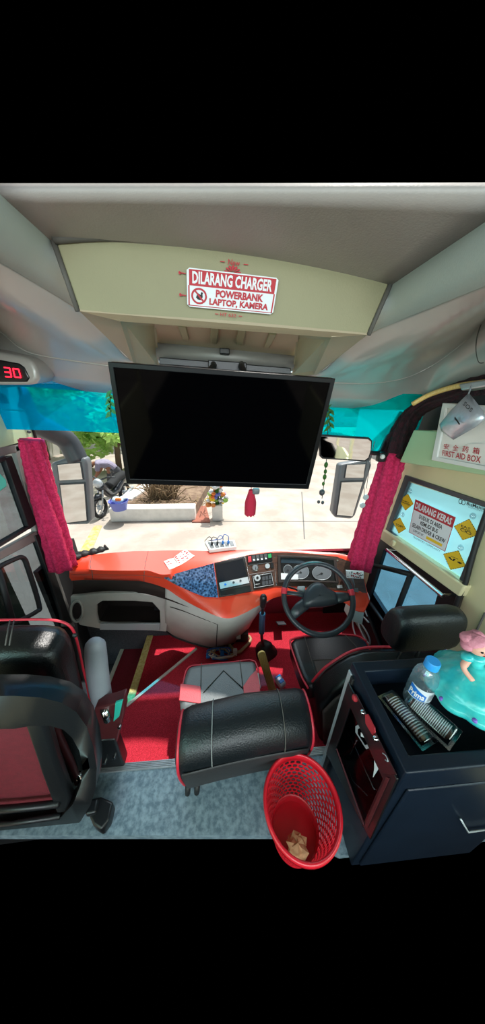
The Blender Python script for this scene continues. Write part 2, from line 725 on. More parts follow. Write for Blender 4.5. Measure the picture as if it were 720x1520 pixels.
def pj(p):
    q = V(p) - CAM
    d = q.dot(FWD)
    return (360 + F_PX * q.dot(RIGHT) / d, 760 + F_PX * q.dot(DOWN) / d)


class Surf:
    """triangles of a built surface, to lay details on it"""

    def __init__(self, rows):
        self.t = []
        for i in range(len(rows) - 1):
            for j in range(len(rows[0]) - 1):
                a, b, c, d = rows[i][j], rows[i][j + 1], rows[i + 1][j + 1], rows[i + 1][j]
                self.t += [(a, b, c), (a, c, d)]

    def hit(self, px, py, off=0.0):
        from mathutils.geometry import intersect_ray_tri
        r = ray(px, py)
        best = None
        for a, b, c in self.t:
            h = intersect_ray_tri(a, b, c, r, CAM, True)
            if h is not None:
                k = (h - CAM).length
                if best is None or k < best[0]:
                    n = (b - a).cross(c - a).normalized()
                    if n.dot(r) > 0:
                        n = -n
                    best = (k, h, n)
        if best is None:       # just outside: nearest corner plane
            cand = None
            for a, b, c in self.t:
                n = (b - a).cross(c - a)
                if n.length < 1e-9:
                    continue
                n.normalize()
                if abs(n.dot(r)) < 1e-4:
                    continue
                h = CAM + r * ((a - CAM).dot(n) / r.dot(n))
                k = (h - (a + b + c) / 3).length
                if cand is None or k < cand[0]:
                    if n.dot(r) > 0:
                        n = -n
                    cand = (k, h, n)
            best = cand
        return best[1] + best[2] * off

    def poly(self, pts, off):
        return [self.hit(a, b, off) for a, b in pts]

    def normal(self, px, py):
        return (self.hit(px, py, 1.0) - self.hit(px, py, 0.0)).normalized()

    def prism(self, mb, pts, off, th):
        n = V((0, 0, 0))
        for a, b in pts:
            n += self.normal(a, b)
        return mb.prism(self.poly(pts, off), n.normalized() * th)

    def quad(self, tl, tr, br, bl):
        return Quad(*[self.hit(a, b) for a, b in (tl, tr, br, bl)])


def band(mb, a, b, vec):
    """strip with thickness between two poly-lines of equal count"""
    vec = V(vec)
    n = len(a)
    rows = [list(a), list(b), [V(p) + vec for p in b], [V(p) + vec for p in a]]
    mb.grid(rows, closed_v=True)
    k = len(mb.v) - 4 * n
    mb.f.append((k, k + n, k + 2 * n, k + 3 * n))
    mb.f.append((k + n - 1, k + 4 * n - 1, k + 3 * n - 1, k + 2 * n - 1))
    return mb


def loft_x(mb, sec, xs, scales, shift=None, n=6):
    """closed (y,z) section run along x, its ends rounded by the scales"""
    sp = smooth_path([(0, a, b) for a, b in sec], n, closed=True)
    cy = sum(p.y for p in sp) / len(sp)
    cz = sum(p.z for p in sp) / len(sp)
    rows = []
    for i, (x, s) in enumerate(zip(xs, scales)):
        dy, dz = shift(x) if shift else (0, 0)
        rows.append([V((x, cy + (p.y - cy) * s + dy, cz + (p.z - cz) * s + dz)) for p in sp])
    mb.grid(rows, closed_u=True)
    k = len(mb.v) - len(rows) * len(sp)
    m = len(sp)
    mb.f.append(tuple(k + q for q in range(m))[::-1])
    mb.f.append(tuple(k + (len(rows) - 1) * m + q for q in range(m)))
    return rows


# ================================================================== THE SETTING
def ztop(x):
    return 1.905 - .02 * (x / .4) ** 2 - .02 * x / .4


def ceiling_start(x):
    lo, hi = .2, .75
    for _ in range(40):
        mid = (lo + hi) / 2
        if pj((x, mid, ztop(x)))[1] < 280:
            lo = mid
        else:
            hi = mid
    return lo


mb = MB()
cols = []
for i in range(15):
    x = lerp(-.365, .415, i / 14)
    y0 = ceiling_start(x)
    cols.append([V((x, lerp(y0, .80, k / 8), ztop(x))) for k in range(9)])
mb.grid(cols)
ceiling = struct(obj('ceiling', mb, MT['ceil'], smooth=True, solid=.012))

# side coves: faces of the racks that run along both sides
L1 = [V((-.365, .45, ztop(-.365))), V((-.365, .62, ztop(-.365))), V((-.365, .80, ztop(-.365))), V((-.385, 1.05, 1.875)), V((-.42, 1.37, 1.76))]
L2 = [V((-.42, .45, 1.83)), P(0, 388, x=-.42), P(120, 462, x=-.42), P(160, 500, x=-.42), P(195, 535, x=-.42)]
R1 = [V((.415, .36, ztop(.415))), V((.415, .512, ztop(.415))), V((.415, .78, ztop(.415))), V((.42, 1.0, 1.83)), V((.425, 1.25, 1.712))]
R2 = [V((.425, .36, 1.768)), P(720, 425, x=.425), P(545, 497, x=.425), P(508, 525, x=.425), P(470, 555, x=.425)]
for a, b in ((L1, L2), (R1, R2)):
    mb = MB()
    mb.grid([smooth_path(a, 4), [lerp(p, q, .5) + V((0, 0, -.004)) for p, q in zip(smooth_path(a, 4), smooth_path(b, 4))], smooth_path(b, 4)])
    obj('cove', mb, MT['cove'], ceiling, smooth=True, solid=.01)

# silver panels and the valance over the windscreen: one moulding bent round the front
KY, BY = 1.42, 1.56
sts = [
    (V((-.42, .45, 1.83)), P(-70, 440, y=KY), P(-70, 562, y=BY)),
    (L2[1], P(0, 490, y=KY), P(0, 574, y=BY)),
    (L2[2], P(30, 515, y=KY), P(32, 573, y=BY)),
    (L2[3], P(65, 527, y=KY), P(90, 577, y=BY)),
    (L2[4], P(165, 542, y=KY), P(165, 583, y=BY)),
    (V((-.3, 1.38, 1.742)), P(225, 549, y=KY), P(230, 589, y=BY)),
    (V((0, 1.38, 1.725)), P(330, 562, y=KY), P(330, 596, y=BY)),
    (V((.28, 1.33, 1.715)), P(440, 568, y=KY), P(440, 602, y=BY)),
    (R2[4], P(500, 567, y=KY), P(500, 604, y=BY)),
    (R2[3], P(547, 568, y=KY), P(555, 607, y=BY)),
    (R2[2], P(600, 560, y=KY), P(600, 608, y=BY)),
    (P(630, 460, x=.425), P(645, 539, x=1.06), P(622, 606, x=1.13)),
    (R2[1], P(690, 505, x=1.06), P(645, 592, x=1.13)),
    (V((.425, .40, 1.768)), P(722, 470, x=1.06), P(690, 577, x=1.13)),
    (V((.425, .36, 1.768)), P(790, 400, x=1.06), P(735, 570, x=1.13)),
]
rows = [[], [], [], [], []]
for a, k, b in sts:
    m1 = lerp(a, k, .5) + V((0, 0, .012))
    m2 = lerp(k, b, .5) + V((0, .01, -.006))
    for r, p in zip(rows, (a, m1, k, m2, b)):
        r.append(p)
mb = MB()
mb.grid([smooth_path(r, 5) for r in rows])
valance = obj('valance', mb, MT['silver'], ceiling, smooth=True, solid=.01)
# the moulding carried out to the side walls
for sgn, (a, k, b) in ((-1, sts[0]), (1, sts[-1])):
    mb = MB()
    near = V((a.x, a.y, a.z))
    mb.grid([[near, lerp(near, k, .5) + V((0, 0, .012)), k, b],
             [V((sgn * .85, a.y, 1.76)), V((sgn * 1.0, lerp(a.y, k.y, .5), 1.74)), V((sgn * 1.16, k.y, 1.69)), V((sgn * 1.16, b.y, 1.64))],
             [V((sgn * 1.16, a.y, 1.69)), V((sgn * 1.16, lerp(a.y, k.y, .5), 1.68)), V((sgn * 1.165, k.y, 1.66)), V((sgn * 1.165, b.y, 1.62))]])
    obj('side_moulding', mb, MT['silver'], valance, smooth=True, solid=.008)
kcrease = [p + V((0, -.006, -.006)) for p in smooth_path(rows[2], 5)]
mb = MB()
mb.tube([p + V((0, .004, .002)) for p in kcrease], .005, 6)
obj('moulding_bead', mb, MT['silver'], valance, smooth=True)
# access panel line on the right of the valance
mb = MB()
vs = Surf([smooth_path(r, 5) for r in rows])
mb.tube(smooth_path([vs.hit(a, b, .004) for a, b in ((716, 478), (709, 500), (708, 520), (712, 537), (720, 538))], 4), .0022, 6)
obj('hatch_seam', mb, MT['seam'], valance, smooth=True)

# header box with the recess the screen hangs in
HY = .75
htop = [P(a, b, y=HY) for a, b in ((82, 358), (140, 354), (200, 355), (330, 366), (460, 385), (582, 411))]
hbot = [P(a, b, y=HY + .005) for a, b in ((118, 462), (178, 468), (240, 472), (360, 480), (470, 490), (545, 497))]
mb = MB()
band(mb, smooth_path(htop, 4), smooth_path(hbot, 4), (0, .02, 0))
header = obj('header', mb, MT['olive'], ceiling, smooth=True, autosm=40, bevel=.004)
hq = Quad(P(277, 397, y=.744), P(414, 413, y=.744), P(405, 467, y=.744), P(278, 455, y=.744))
mb = MB()
mb.tube([p + V((0, -.004, .002)) for p in smooth_path(htop, 4)], .009, 8)
mb.tube([htop[0] + V((-.004, 0, 0)), hbot[0] + V((-.004, 0, 0))], .006, 8)
mb.tube([htop[-1] + V((.004, 0, 0)), hbot[-1] + V((.004, 0, 0))], .006, 8)
obj('rubber_seal', mb, MT['seam'], header, smooth=True)
# underside: two side strips, recess walls, ribbed back panel
mb = MB()
for quad in (
    (P(118, 462, y=.76), P(178, 475, y=.77), P(201, 536, y=1.3), P(195, 536, y=1.36)),
    (P(492, 500, y=.77), P(545, 497, y=.76), P(470, 556, y=1.25), P(466, 556, y=1.2)),
    (P(118, 462, y=.755), P(545, 497, y=.755), P(492, 501, y=.775), P(178, 477, y=.775)),
):
    mb.prism(quad, (0, 0, .008))
obj('header_underside', mb, MT['olive_deep'], header)
mb = MB()
for quad in (
    (P(178, 475, y=.77), P(231, 478, y=.96), P(237, 550, y=1.3), P(200, 545, y=1.3)),
    (P(492, 500, y=.77), P(441, 498, y=.96), P(433, 560, y=1.2), P(466, 556, y=1.2)),
):
    mb.prism(quad, (0, 0, .008))
obj('recess_wall', mb, MT['olive'], header)
rec = [P(a, b, y=y) for a, b, y in ((228, 474, .93), (444, 496, .93), (436, 534, 1.16), (234, 514, 1.16))]
mb = MB()
mb.prism(rec, (0, .01, .02))
rp = obj('recess_panel', mb, MT['olive_deep'], header)
rs = Surf([[rec[0], rec[1]], [rec[3], rec[2]]])
for pts in (((263, 480), (276, 482), (281, 502), (271, 501)), ((313, 482), (325, 484), (322, 508), (312, 507)),
            ((354, 484), (366, 487), (360, 510), (350, 508)), ((400, 492), (411, 494), (400, 514), (392, 513))):
    mb = MB()
    rs.prism(mb, pts, .0, .007)
    obj('rib', mb, MT['olive'], rp, bevel=.003)
mb = MB()
mb.tube([P(234, 521, y=1.14), P(435, 538, y=1.14)], .032, 14)
obj('sunblind_roll', mb, MT['greyframe'], header, smooth=True)
mb = MB()
mb.prism(PP(((236, 530), (432, 546), (432, 556), (236, 541)), y=1.1), (0, .03, 0))
obj('screen_rail', mb, MT['black'], header, bevel=.003)
mb = MB()
mb.prism(PP(((309, 534), (366, 538), (366, 552), (309, 548)), y=1.05), (0, .04, 0))
mb.prism(PP(((326, 516), (341, 517), (341, 526), (326, 525)), y=1.07), (0, .03, 0))
obj('rail_bracket', mb, MT['black'], header, bevel=.003)

# floors
fe = [P(a, b, z=0) for a, b in ((-40, 1240), (440, 1240))]
deck_poly = [V((-1.15, fe[0].y, 0)), fe[0], fe[1], V((fe[1].x + .16, .30, 0)), V((1.15, .30, 0)), V((1.15, .60, 0)), V((-1.15, .60, 0))]
mb = MB()
mb.prism(deck_poly, (0, 0, -.04))
floor = struct(obj('floor', mb, MT['deck']))
mb = MB()
mb.box((0, .612, -.002), (2.3, .03, .012))
for k in range(5):
    mb.box((0, .600 + k * .006, .005), (2.3, .0028, .004))
obj('ribbed_nosing', mb, MT['alu'], floor)
mb = MB()
mb.box((0, .62, -.11), (2.3, .02, .19))
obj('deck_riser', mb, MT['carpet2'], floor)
CZ = -.2
d0, d1 = P(291, 962, z=CZ), P(187, 1047, z=CZ)
cab = [V((d0.x, 1.75, CZ)), d0, d1, V((d1.x, .63, CZ)), V((1.15, .63, CZ)), V((1.15, 1.75, CZ))]
mb = MB()
mb.prism(cab, (0, 0, -.03))
obj('cab_carpet', mb, MT['carpet'], floor)
mb = MB()
dirv = (d1 - d0).normalized()
side = V((-dirv.y, dirv.x, 0))
if side.x > 0:
    side = -side
mb.prism([d0 + V((0, 0, .002)), d1 + V((0, 0, .002)), d1 + side * -.018 + V((0, 0, .002)), d0 + side * -.018 + V((0, 0, .002))], (0, 0, .006))
mb.prism([d0, d1, d1 + V((0, 0, -.12)), d0 + V((0, 0, -.12))], -side * .02)
obj('white_step_edge', mb, MT['whitestrip'], floor)
Z1 = -.30
y0, y1 = P(222, 940, z=Z1), P(196, 1042, z=Z1)
xs1 = (y0.x + y1.x) / 2
mb = MB()
mb.prism([V((xs1, 1.75, Z1)), V((xs1, .63, Z1)), V((-.2, .63, Z1)), V((-.2, 1.75, Z1))], (0, 0, -.03))
obj('upper_step', mb, MT['carpet'], floor)
mb = MB()
mb.box((xs1, 1.19, Z1 + .004), (.05, 1.14, .01))
mb.box((xs1 - .022, 1.19, Z1 - .075), (.01, 1.14, .16))
obj('yellow_step_edge', mb, MT['yellowstrip'], floor)
Z2 = -.45
w0 = P(180, 968, z=Z2)
mb = MB()
mb.box((lerp(w0.x, xs1, .5), 1.19, Z2 - .015), (abs(w0.x - xs1) + .01, 1.14, .03))
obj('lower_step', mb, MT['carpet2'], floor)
mb = MB()
mb.box((w0.x, 1.19, Z2 + .002), (.03, 1.14, .01))
mb.box((w0.x - .012, 1.19, Z2 - .1), (.01, 1.14, .2))
obj('white_step_edge', mb, MT['whitestrip'], floor)
mb = MB()
mb.box((w0.x - .2, 1.19, Z2 - .2), (.4, 1.14, .03))
obj('door_well', mb, MT['kick'], floor)

# front wall under the dashboard
mb = MB()
mb.box((.35, 1.70, .12), (1.6, .03, .7))
mb2 = MB()
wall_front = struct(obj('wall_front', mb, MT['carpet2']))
kw = P(150, 932, y=1.60)
mb2.box((-.77, 1.60, -.35), (.80, .03, .70))
obj('grey_kick_panel', mb2, MT['kick'], wall_front)

# left wall piece over the door
mb = MB()
mb.prism(PP(((-60, 566), (27, 573), (40, 610), (-60, 604)), x=-1.14), (-.03, 0, 0))
mb.prism(PP(((-60, 605), (40, 611), (53, 656), (-60, 676)), x=-1.14), (-.03, 0, 0))
wall_left = struct(obj('wall_left', mb, MT['lightpanel'], bevel=.004))
mb = MB()
mb.tube(PP(((28, 572), (42, 613), (55, 657)), x=-1.135), .008, 8)
obj('pillar_rubber', mb, MT['rubber'], wall_left, smooth=True)
mb = MB()
mb.prism(PP(((0, 584), (8, 586), (14, 599), (0, 598)), x=-1.13), (-.02, 0, 0))
mb.ball(P(43, 641, x=-1.13), .01)
obj('latch', mb, MT['darkgrey'], wall_left)

# corner posts beside the dashboard ends
mb = MB()
mb.prism([V((-1.19, 1.34, .60)), V((-1.19, 1.75, .60)), V((-1.19, 1.75, -.7)), V((-1.19, 1.34, -.7))], (.03, 0, 0))
mb.prism([V((-1.19, 1.66, .52)), V((-1.0, 1.66, .52)), V((-1.0, 1.66, -.7)), V((-1.19, 1.66, -.7))], (0, .03, 0))
obj('corner_post', mb, MT['rubber'], wall_left)
# left door
DX = -1.14
mb = MB()
# frame members given as strips between two lines on the door plane
def strip(mb, pts, x, th=.03):
    mb.prism(PP(pts, x=x), (-th, 0, 0))


strip(mb, ((-50, 690), (0, 663), (30, 655), (36, 668), (10, 676), (-50, 706)), DX)
strip(mb, ((22, 662), (36, 657), (66, 792), (108, 915), (112, 930), (94, 930), (92, 905), (55, 795)), DX)
strip(mb, ((-50, 850), (0, 818), (58, 786), (62, 799), (0, 832), (-50, 866)), DX)
door = struct(obj('door_1', mb, MT['greyframe'], bevel=.005))
mb = MB()
strip(mb, ((7, 680), (18, 676), (55, 778), (44, 786)), DX + .006)
strip(mb, ((-50, 838), (0, 806), (44, 780), (54, 779), (0, 812), (-50, 846)), DX + .006)
strip(mb, ((-50, 700), (7, 676), (12, 682), (-50, 712)), DX + .006)
strip(mb, ((52, 795), (62, 792), (104, 915), (108, 925), (94, 925), (92, 912)), DX + .006)
obj('window_rubber', mb, MT['rubber'], door, bevel=.004)
mb = MB()
mb.tube(smooth_path(PP(((-50, 872), (-6, 844), (20, 831), (34, 828), (42, 845), (58, 898), (54, 908), (20, 925), (-40, 946)), x=DX + .015), 5), .013, 8)
mb.tube(PP(((-3, 846), (20, 925)), x=DX + .012), .014, 8)
obj('sliding_pane_rubber', mb, MT['rubber'], door, smooth=True)
mb = MB()
mb.prism(PP(((-50, 704), (10, 680), (47, 783), (-50, 844)), x=DX - .012), (-.004, 0, 0))
mb.prism(PP(((-50, 858), (58, 794), (98, 915), (94, 960), (-50, 1010)), x=DX - .012), (-.004, 0, 0))
obj('pane', mb, MT['doorglass'], door)
mb = MB()
mb.prism(PP(((-40, 722), (0, 702), (10, 712), (11, 722), (0, 730), (-40, 742)), x=DX + .05), (-.03, 0, 0))
obj('door_handle', mb, MT['teal'], door, bevel=.006)

# right wall
RX = 1.15
mb = MB()
for pts in (
    ((596, 680), (612, 696), (601, 712), (572, 790), (556, 850), (530, 905), (524, 880), (540, 825), (577, 735)),
    ((594, 662), (740, 692), (740, 760), (601, 712)),
    ((726, 752), (745, 756), (745, 1040), (655, 1000), (676, 920), (692, 872)),
):
    mb.prism(PP(pts, x=RX), (.03, 0, 0))
wall_right = struct(obj('wall_right', mb, MT['beige'], bevel=.005))
mb = MB()
mb.prism(PP(((568, 786), (690, 870), (681, 886), (562, 799)), x=RX - .035), (.06, 0, 0))
obj('window_sill', mb, MT['beige'], wall_right, bevel=.008, seg=3)
mb = MB()
mb.prism([V((1.17, .7, 1.40)), V((1.17, 1.55, 1.40)), V((1.17, 1.55, 1.75)), V((1.17, .7, 1.75))], (.02, 0, 0))
obj('upper_panel', mb, MT['rubber'], wall_right)
mb = MB()
mb.tube(smooth_path(PP(((726, 752), (712, 790), (700, 830), (690, 868), (680, 890), (668, 925)), x=RX - .02), 4), .011, 8)
obj('rubber_strip', mb, MT['rubber'], wall_right, smooth=True)
mb = MB()
mb.tube(PP(((720, 910), (694, 965)), x=RX - .005), .004, 6)
obj('panel_seam', mb, MT['seam'], wall_right, smooth=True)
# side walls running back past the camera, open where the coach windows are
for sgn, par in ((-1, wall_left), (1, wall_right)):
    mb = MB()
    mb.box((sgn * 1.17, -.82, .38), (.03, 2.4, .74))
    obj('lower_side_panel', mb, MT['beige'], par)
    mb = MB()
    mb.box((sgn * 1.17, -.82, 1.70), (.03, 2.4, .36))
    obj('upper_side_panel', mb, MT['beige'], par)
    ye = 1.16 if sgn < 0 else .82
    for z0, z1 in ((.0, .78), (1.38, 1.70)):
        mb = MB()
        mb.box((sgn * 1.175, (.38 + ye) / 2, (z0 + z1) / 2), (.02, ye - .38, z1 - z0))
        obj('front_side_panel', mb, MT['beige'], par)
    for yy in (.36, -.82, -2.0):
        mb = MB()
        mb.box((sgn * 1.17, yy, 1.13), (.03, .09, .78))
        obj('window_post', mb, MT['beige'], par)
mb = MB()
mb.prism([V((.90, 1.66, .45)), V((1.19, 1.66, .45)), V((1.19, 1.66, -.25)), V((.90, 1.66, -.25))], (0, .03, 0))
mb.prism([V((1.165, .75, .12)), V((1.165, 1.7, .24)), V((1.165, 1.7, -.25)), V((1.165, .75, -.25))], (.03, 0, 0))
obj('corner_post', mb, MT['rubber'], wall_right)
# ledge over the side window
LX = 1.0
mb = MB()
top = PP(((614, 638), (648, 640), (660, 600), (760, 605), (760, 712), (593, 686)), x=LX)
mb.prism(top, (.15, 0, 0))
ledge = obj('window_ledge', mb, MT['palegreen'], wall_right, bevel=.006, seg=3)

# filmed side window
mb = MB()
fo = PP(((601, 705), (730, 749), (684, 878), (570, 792)), x=RX - .012)
fi = PP(((607, 714), (724, 755), (679, 866), (577, 788)), x=RX - .012)
mb.ring(fo, fi, (.03, 0, 0))
window_film = struct(obj('window_2', mb, MT['darkgrey'], bevel=.003))
mb = MB()
mb.prism(PP(((604, 709), (727, 752), (682, 872), (573, 790)), x=RX + .008), (.003, 0, 0))
obj('filmed_pane', mb, MT['film'], window_film)

# lower right window: dark frame, bars, tinted panes
mb = MB()
lo = PP(((563, 799), (684, 884), (664, 930), (640, 1010), (560, 985), (530, 915)), x=RX - .006)
li = PP(((570, 815), (649, 883), (637, 925), (620, 990), (566, 968), (542, 905)), x=RX - .006)
mb.ring(lo, li, (.03, 0, 0))
window_low = struct(obj('window_3', mb, MT['rubber'], bevel=.003))
for a, b, r in (((556, 839), (612, 853), .018), ((611, 850), (576, 940), .017), ((545, 888), (588, 950), .014)):
    mb = MB()
    mb.tube(PP((a, b), x=RX + .002), r, 8)
    obj('glazing_bar', mb, MT['rubber'], window_low, smooth=True)
mb = MB()
mb.prism(PP(((566, 808), (652, 880), (622, 995), (564, 972), (538, 905)), x=RX + .012), (.003, 0, 0))
obj('tinted_pane', mb, MT['sideglass'], window_low)

# windscreen, curved round the front, with its tinted top band
def ws_point(s, t):
    """s -1..1 across, t 0 bottom..1 top"""
    y = lerp(1.72, 1.60, t) - .16 * abs(s) ** 3
    zb = .50
    zt = 1.66 - .02 * s
    return V((s * 1.14, y, lerp(zb, zt, t)))


mb = MB()
mb.grid([[ws_point(-1 + 2 * i / 24, t / 8 * .80) for i in range(25)] for t in range(9)])
window_front = struct(obj('window_1', mb, MT['windshield'], smooth=True))
mb = MB()


def tint_low(s):
    return lerp(.79, .70, (s + 1) / 2)


mb.grid([[ws_point(-1 + 2 * i / 24, lerp(tint_low(-1 + 2 * i / 24), 1.0, t / 4)) + V((0, -.004, 0)) for i in range(25)] for t in range(5)])
obj('tint_band', mb, MT['tint'], window_front, smooth=True)
mb = MB()
mb.grid([[ws_point(-1 + 2 * i / 24, .80 + .2 * t / 4) for i in range(25)] for t in range(5)])
obj('upper_glass', mb, MT['windshield'], window_front, smooth=True)


# ================================================================== DASHBOARD
dash = thing('dashboard', 'orange-red moulded dashboard with grey lower body running under the windscreen', 'dashboard', (0, 1.45, CZ))
A = [(104, 838, .55), (125, 826, .56), (150, 822, .56), (200, 818, .56), (222, 818, .56), (250, 817, .56), (280, 817, .56), (310, 818, .56),
     (335, 817, .56), (360, 816, .56), (385, 816, .56), (410, 816, .56), (440, 817, .56), (475, 819, .56), (505, 822, .56), (530, 829, .555), (542, 837, .545)]
B = [(103, 848, .52), (118, 843, .54), (142, 846, .54), (195, 847, .545), (220, 847, .54), (243, 853, .525), (272, 847, .53), (300, 840, .54),
     (325, 833, .545), (358, 825, .55), (384, 822, .55), (410, 819, .555), (440, 820, .555), (473, 823, .555), (502, 826, .55), (520, 831, .545), (536, 840, .53)]
C_ = [(103, 852, .50), (118, 851, .51), (142, 852, .51), (195, 853, .51), (220, 854, .51), (243, 858, .49), (272, 875, .44), (300, 885, .40),
      (325, 888, .39), (350, 885, .385), (384, 876, .38), (410, 871, .38), (440, 871, .38), (470, 873, .375), (505, 877, .365), (530, 880, .36), (546, 881, .35)]
Mi = [(103, 857, .47), (118, 856, .48), (142, 857, .48), (195, 858, .48), (218, 860, .475), (245, 866, .455), (272, 883, .405), (300, 897, .37),
      (328, 903, .355), (350, 900, .355), (380, 888, .355), (410, 878, .36), (440, 878, .36), (470, 880, .355), (505, 884, .345), (532, 892, .335), (549, 892, .33)]
D_ = [(106, 862, .44), (120, 861, .44), (142, 861, .44), (195, 862, .44), (216, 864, .44), (245, 873, .42), (268, 888, .37), (300, 905, .33),
      (330, 917, .31), (352, 915, .31), (384, 899, .31), (412, 886, .32), (440, 885, .33), (470, 888, .33), (507, 893, .32), (529, 907, .29), (541, 909, .29)]
R3 = [[P(a, b, z=z) for a, b, z in r] for r in (A, B, C_, Mi, D_)]
SR = [smooth_path(r, 4) for r in R3]
# lip turned under
under = [p + V((0, .05, -.006)) for p in SR[4]]
mb = MB()
mb.grid(SR + [under])
obj('red_moulding', mb, MT['red'], dash, smooth=True, autosm=60)
# left and right end caps
for e in (0, -1):
    mb = MB()
    loop = [r[e] for r in SR] + [under[e], V((SR[0][e].x, SR[0][e].y, .40))]
    mb.add(loop, [tuple(range(len(loop)))])
    obj('end_cap', mb, MT['red'], dash)
DS = Surf(SR)
FS = Surf([SR[1], SR[2]])
# seams in the left pod
for pts in (((137, 823), (134, 838), (137, 850), (138, 861)), ((220, 818), (216, 836), (214, 852), (214, 864))):
    mb = MB()
    mb.tube([DS.hit(a, b, .0005) for a, b in smooth_path([(x, y, 0) for x, y in pts], 4) and [(p.x, p.y) for p in smooth_path([(x, y, 0) for x, y in pts], 4)]], .0022, 6)
    obj('lid_seam', mb, MT['seam'], dash, smooth=True)
mb = MB()
mb.tube([DS.hit(a, b, .0003) for a, b in ((106, 853), (140, 853), (180, 853.5), (212, 854), (240, 858))], .0016, 6)
obj('lid_seam', mb, MT['seam'], dash, smooth=True)
# dark recessed band under the left pod
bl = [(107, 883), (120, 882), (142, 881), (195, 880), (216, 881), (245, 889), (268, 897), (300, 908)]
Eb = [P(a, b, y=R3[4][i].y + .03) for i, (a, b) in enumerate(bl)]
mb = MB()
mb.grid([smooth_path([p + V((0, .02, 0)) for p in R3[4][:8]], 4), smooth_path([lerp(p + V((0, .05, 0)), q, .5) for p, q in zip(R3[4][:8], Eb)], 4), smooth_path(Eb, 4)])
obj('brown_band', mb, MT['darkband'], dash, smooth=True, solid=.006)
# grey body: left panel with the open cubby
GY = 1.44
go = PP(((104, 886), (150, 881), (200, 880), (246, 888), (250, 912), (247, 938), (200, 934), (152, 934), (118, 928), (105, 910)), y=GY)
gi = PP(((143, 898), (152, 892), (200, 892), (226, 894), (237, 906), (238, 928), (200, 926), (160, 926), (146, 925), (143, 912)), y=GY)
mb = MB()
mb.ring(go, gi, (0, .03, 0))
obj('grey_panel', mb, MT['grey'], dash, bevel=.008, seg=3)
mb = MB()
gb = [p + V((0, .18, 0)) for p in gi]
mb.grid([[p + V((0, .02, 0)) for p in gi], gb], closed_u=True)
mb.f.append(tuple(range(10, 20)))
obj('cubby', mb, MT['cubby'], dash)
mb = MB()
mb.prism([P(148, 924, y=GY - .005), P(160, 919, y=GY + .1), P(233, 918, y=GY + .1), P(237, 926, y=GY - .005)], (0, 0, -.008))
mb.prism(PP(((148, 926), (237, 926), (237, 936), (148, 935)), y=GY - .012), (0, .015, 0))
obj('cubby_shelf', mb, MT['silverplastic'], dash, bevel=.003)
mb = MB()
mb.prism([P(a, b, y=GY - .004) for a, b in circle_pts(114, 907, 6.5, 12)], (0, .008, 0))
obj('side_vent', mb, MT['cubby'], dash)
mb = MB()
mb.tube([P(a, b, y=GY - .004) for a, b in circle_pts(114, 907, 9, 16)][:-1], .008, 8, closed=True)
obj('vent_ring', mb, MT['grey'], dash, smooth=True)
# centre lobe down to the floor
lt = [R3[4][i] + V((0, .02, .0)) for i in range(5, 12)]
lb = [P(246, 936, y=1.47), P(262, 946, z=CZ + .01), P(295, 957, z=CZ), P(325, 962, z=CZ), P(347, 954, z=CZ), P(370, 930, z=CZ + .1), P(386, 893, z=.22)]
lm = [lerp(a, b, .5) + V((0, -.015, 0)) for a, b in zip(lt, lb)]
LR = [smooth_path(r, 4) for r in (lt, lm, lb)]
mb = MB()
mb.grid(LR)
obj('grey_console', mb, MT['grey'], dash, smooth=True, solid=.008)
LS = Surf(LR)
for pts in (((253, 900), (275, 907), (300, 917), (324, 926)), ((323, 927), (322, 943), (321, 958))):
    mb = MB()
    mb.tube([LS.hit(a, b, .003) for a, b in pts], .004, 6)
    obj('console_gap', mb, MT['cubby'], dash, smooth=True)
mb = MB()
mb.tube([p + V((0, -.006, .006)) for p in smooth_path(lb[:5], 4)], .009, 8)
obj('console_skirt', mb, MT['rubber'], dash, smooth=True)

# instrument face ----------------------------------------------------
dash_face = [(242, 857), (262, 868), (285, 879), (303, 886), (325, 888), (349, 884), (384, 875.5), (409, 871), (440, 871), (470, 873), (505, 877), (544, 881),
             (540, 858), (536, 840), (521, 831.5), (502, 826), (472, 823), (440, 820.5), (410, 819.5), (384, 822.5), (358, 826), (324, 834), (300, 840.5), (272, 848)]


def fprism(name, pts, mt, off=.001, th=.004, parent=None, bevel=0.0, surf=None):
    mb = MB()
    (surf or FS).prism(mb, pts, off, th)
    return obj(name, mb, mt, parent or dash, bevel=bevel)


def fstrip(name, lo, hi, mt, off=.001, th=.004, parent=None):
    """skin that follows the face between two pixel lines"""
    mb = MB()
    a = [FS.hit(x, y, off) for x, y in lo]
    b = [FS.hit(x, y, off) for x, y in hi]
    c = [FS.hit(x, y, off + th) for x, y in lo]
    d = [FS.hit(x, y, off + th) for x, y in hi]
    n = len(a)
    mb.grid([a, c, d, b], closed_v=True)
    mb.f.append((0, n, 2 * n, 3 * n))
    mb.f.append((n - 1, 4 * n - 1, 3 * n - 1, 2 * n - 1))
    return obj(name, mb, mt, parent or dash)


fstrip('decal_panel', ((244, 857.5), (262, 868), (285, 879), (303, 886), (324, 887)), ((245, 856.5), (262, 851), (285, 844.5), (300, 841), (317, 836)), MT['decal'])
wood = fstrip('wood_panel', ((325, 887), (349, 883.5), (384, 875), (409, 870.5), (440, 870.5), (470, 872.5), (505, 876.5), (544, 880)),
              ((318, 836), (345, 829), (370, 824), (395, 821), (425, 820), (465, 822.5), (500, 826.5), (536, 840)), MT['wood'])
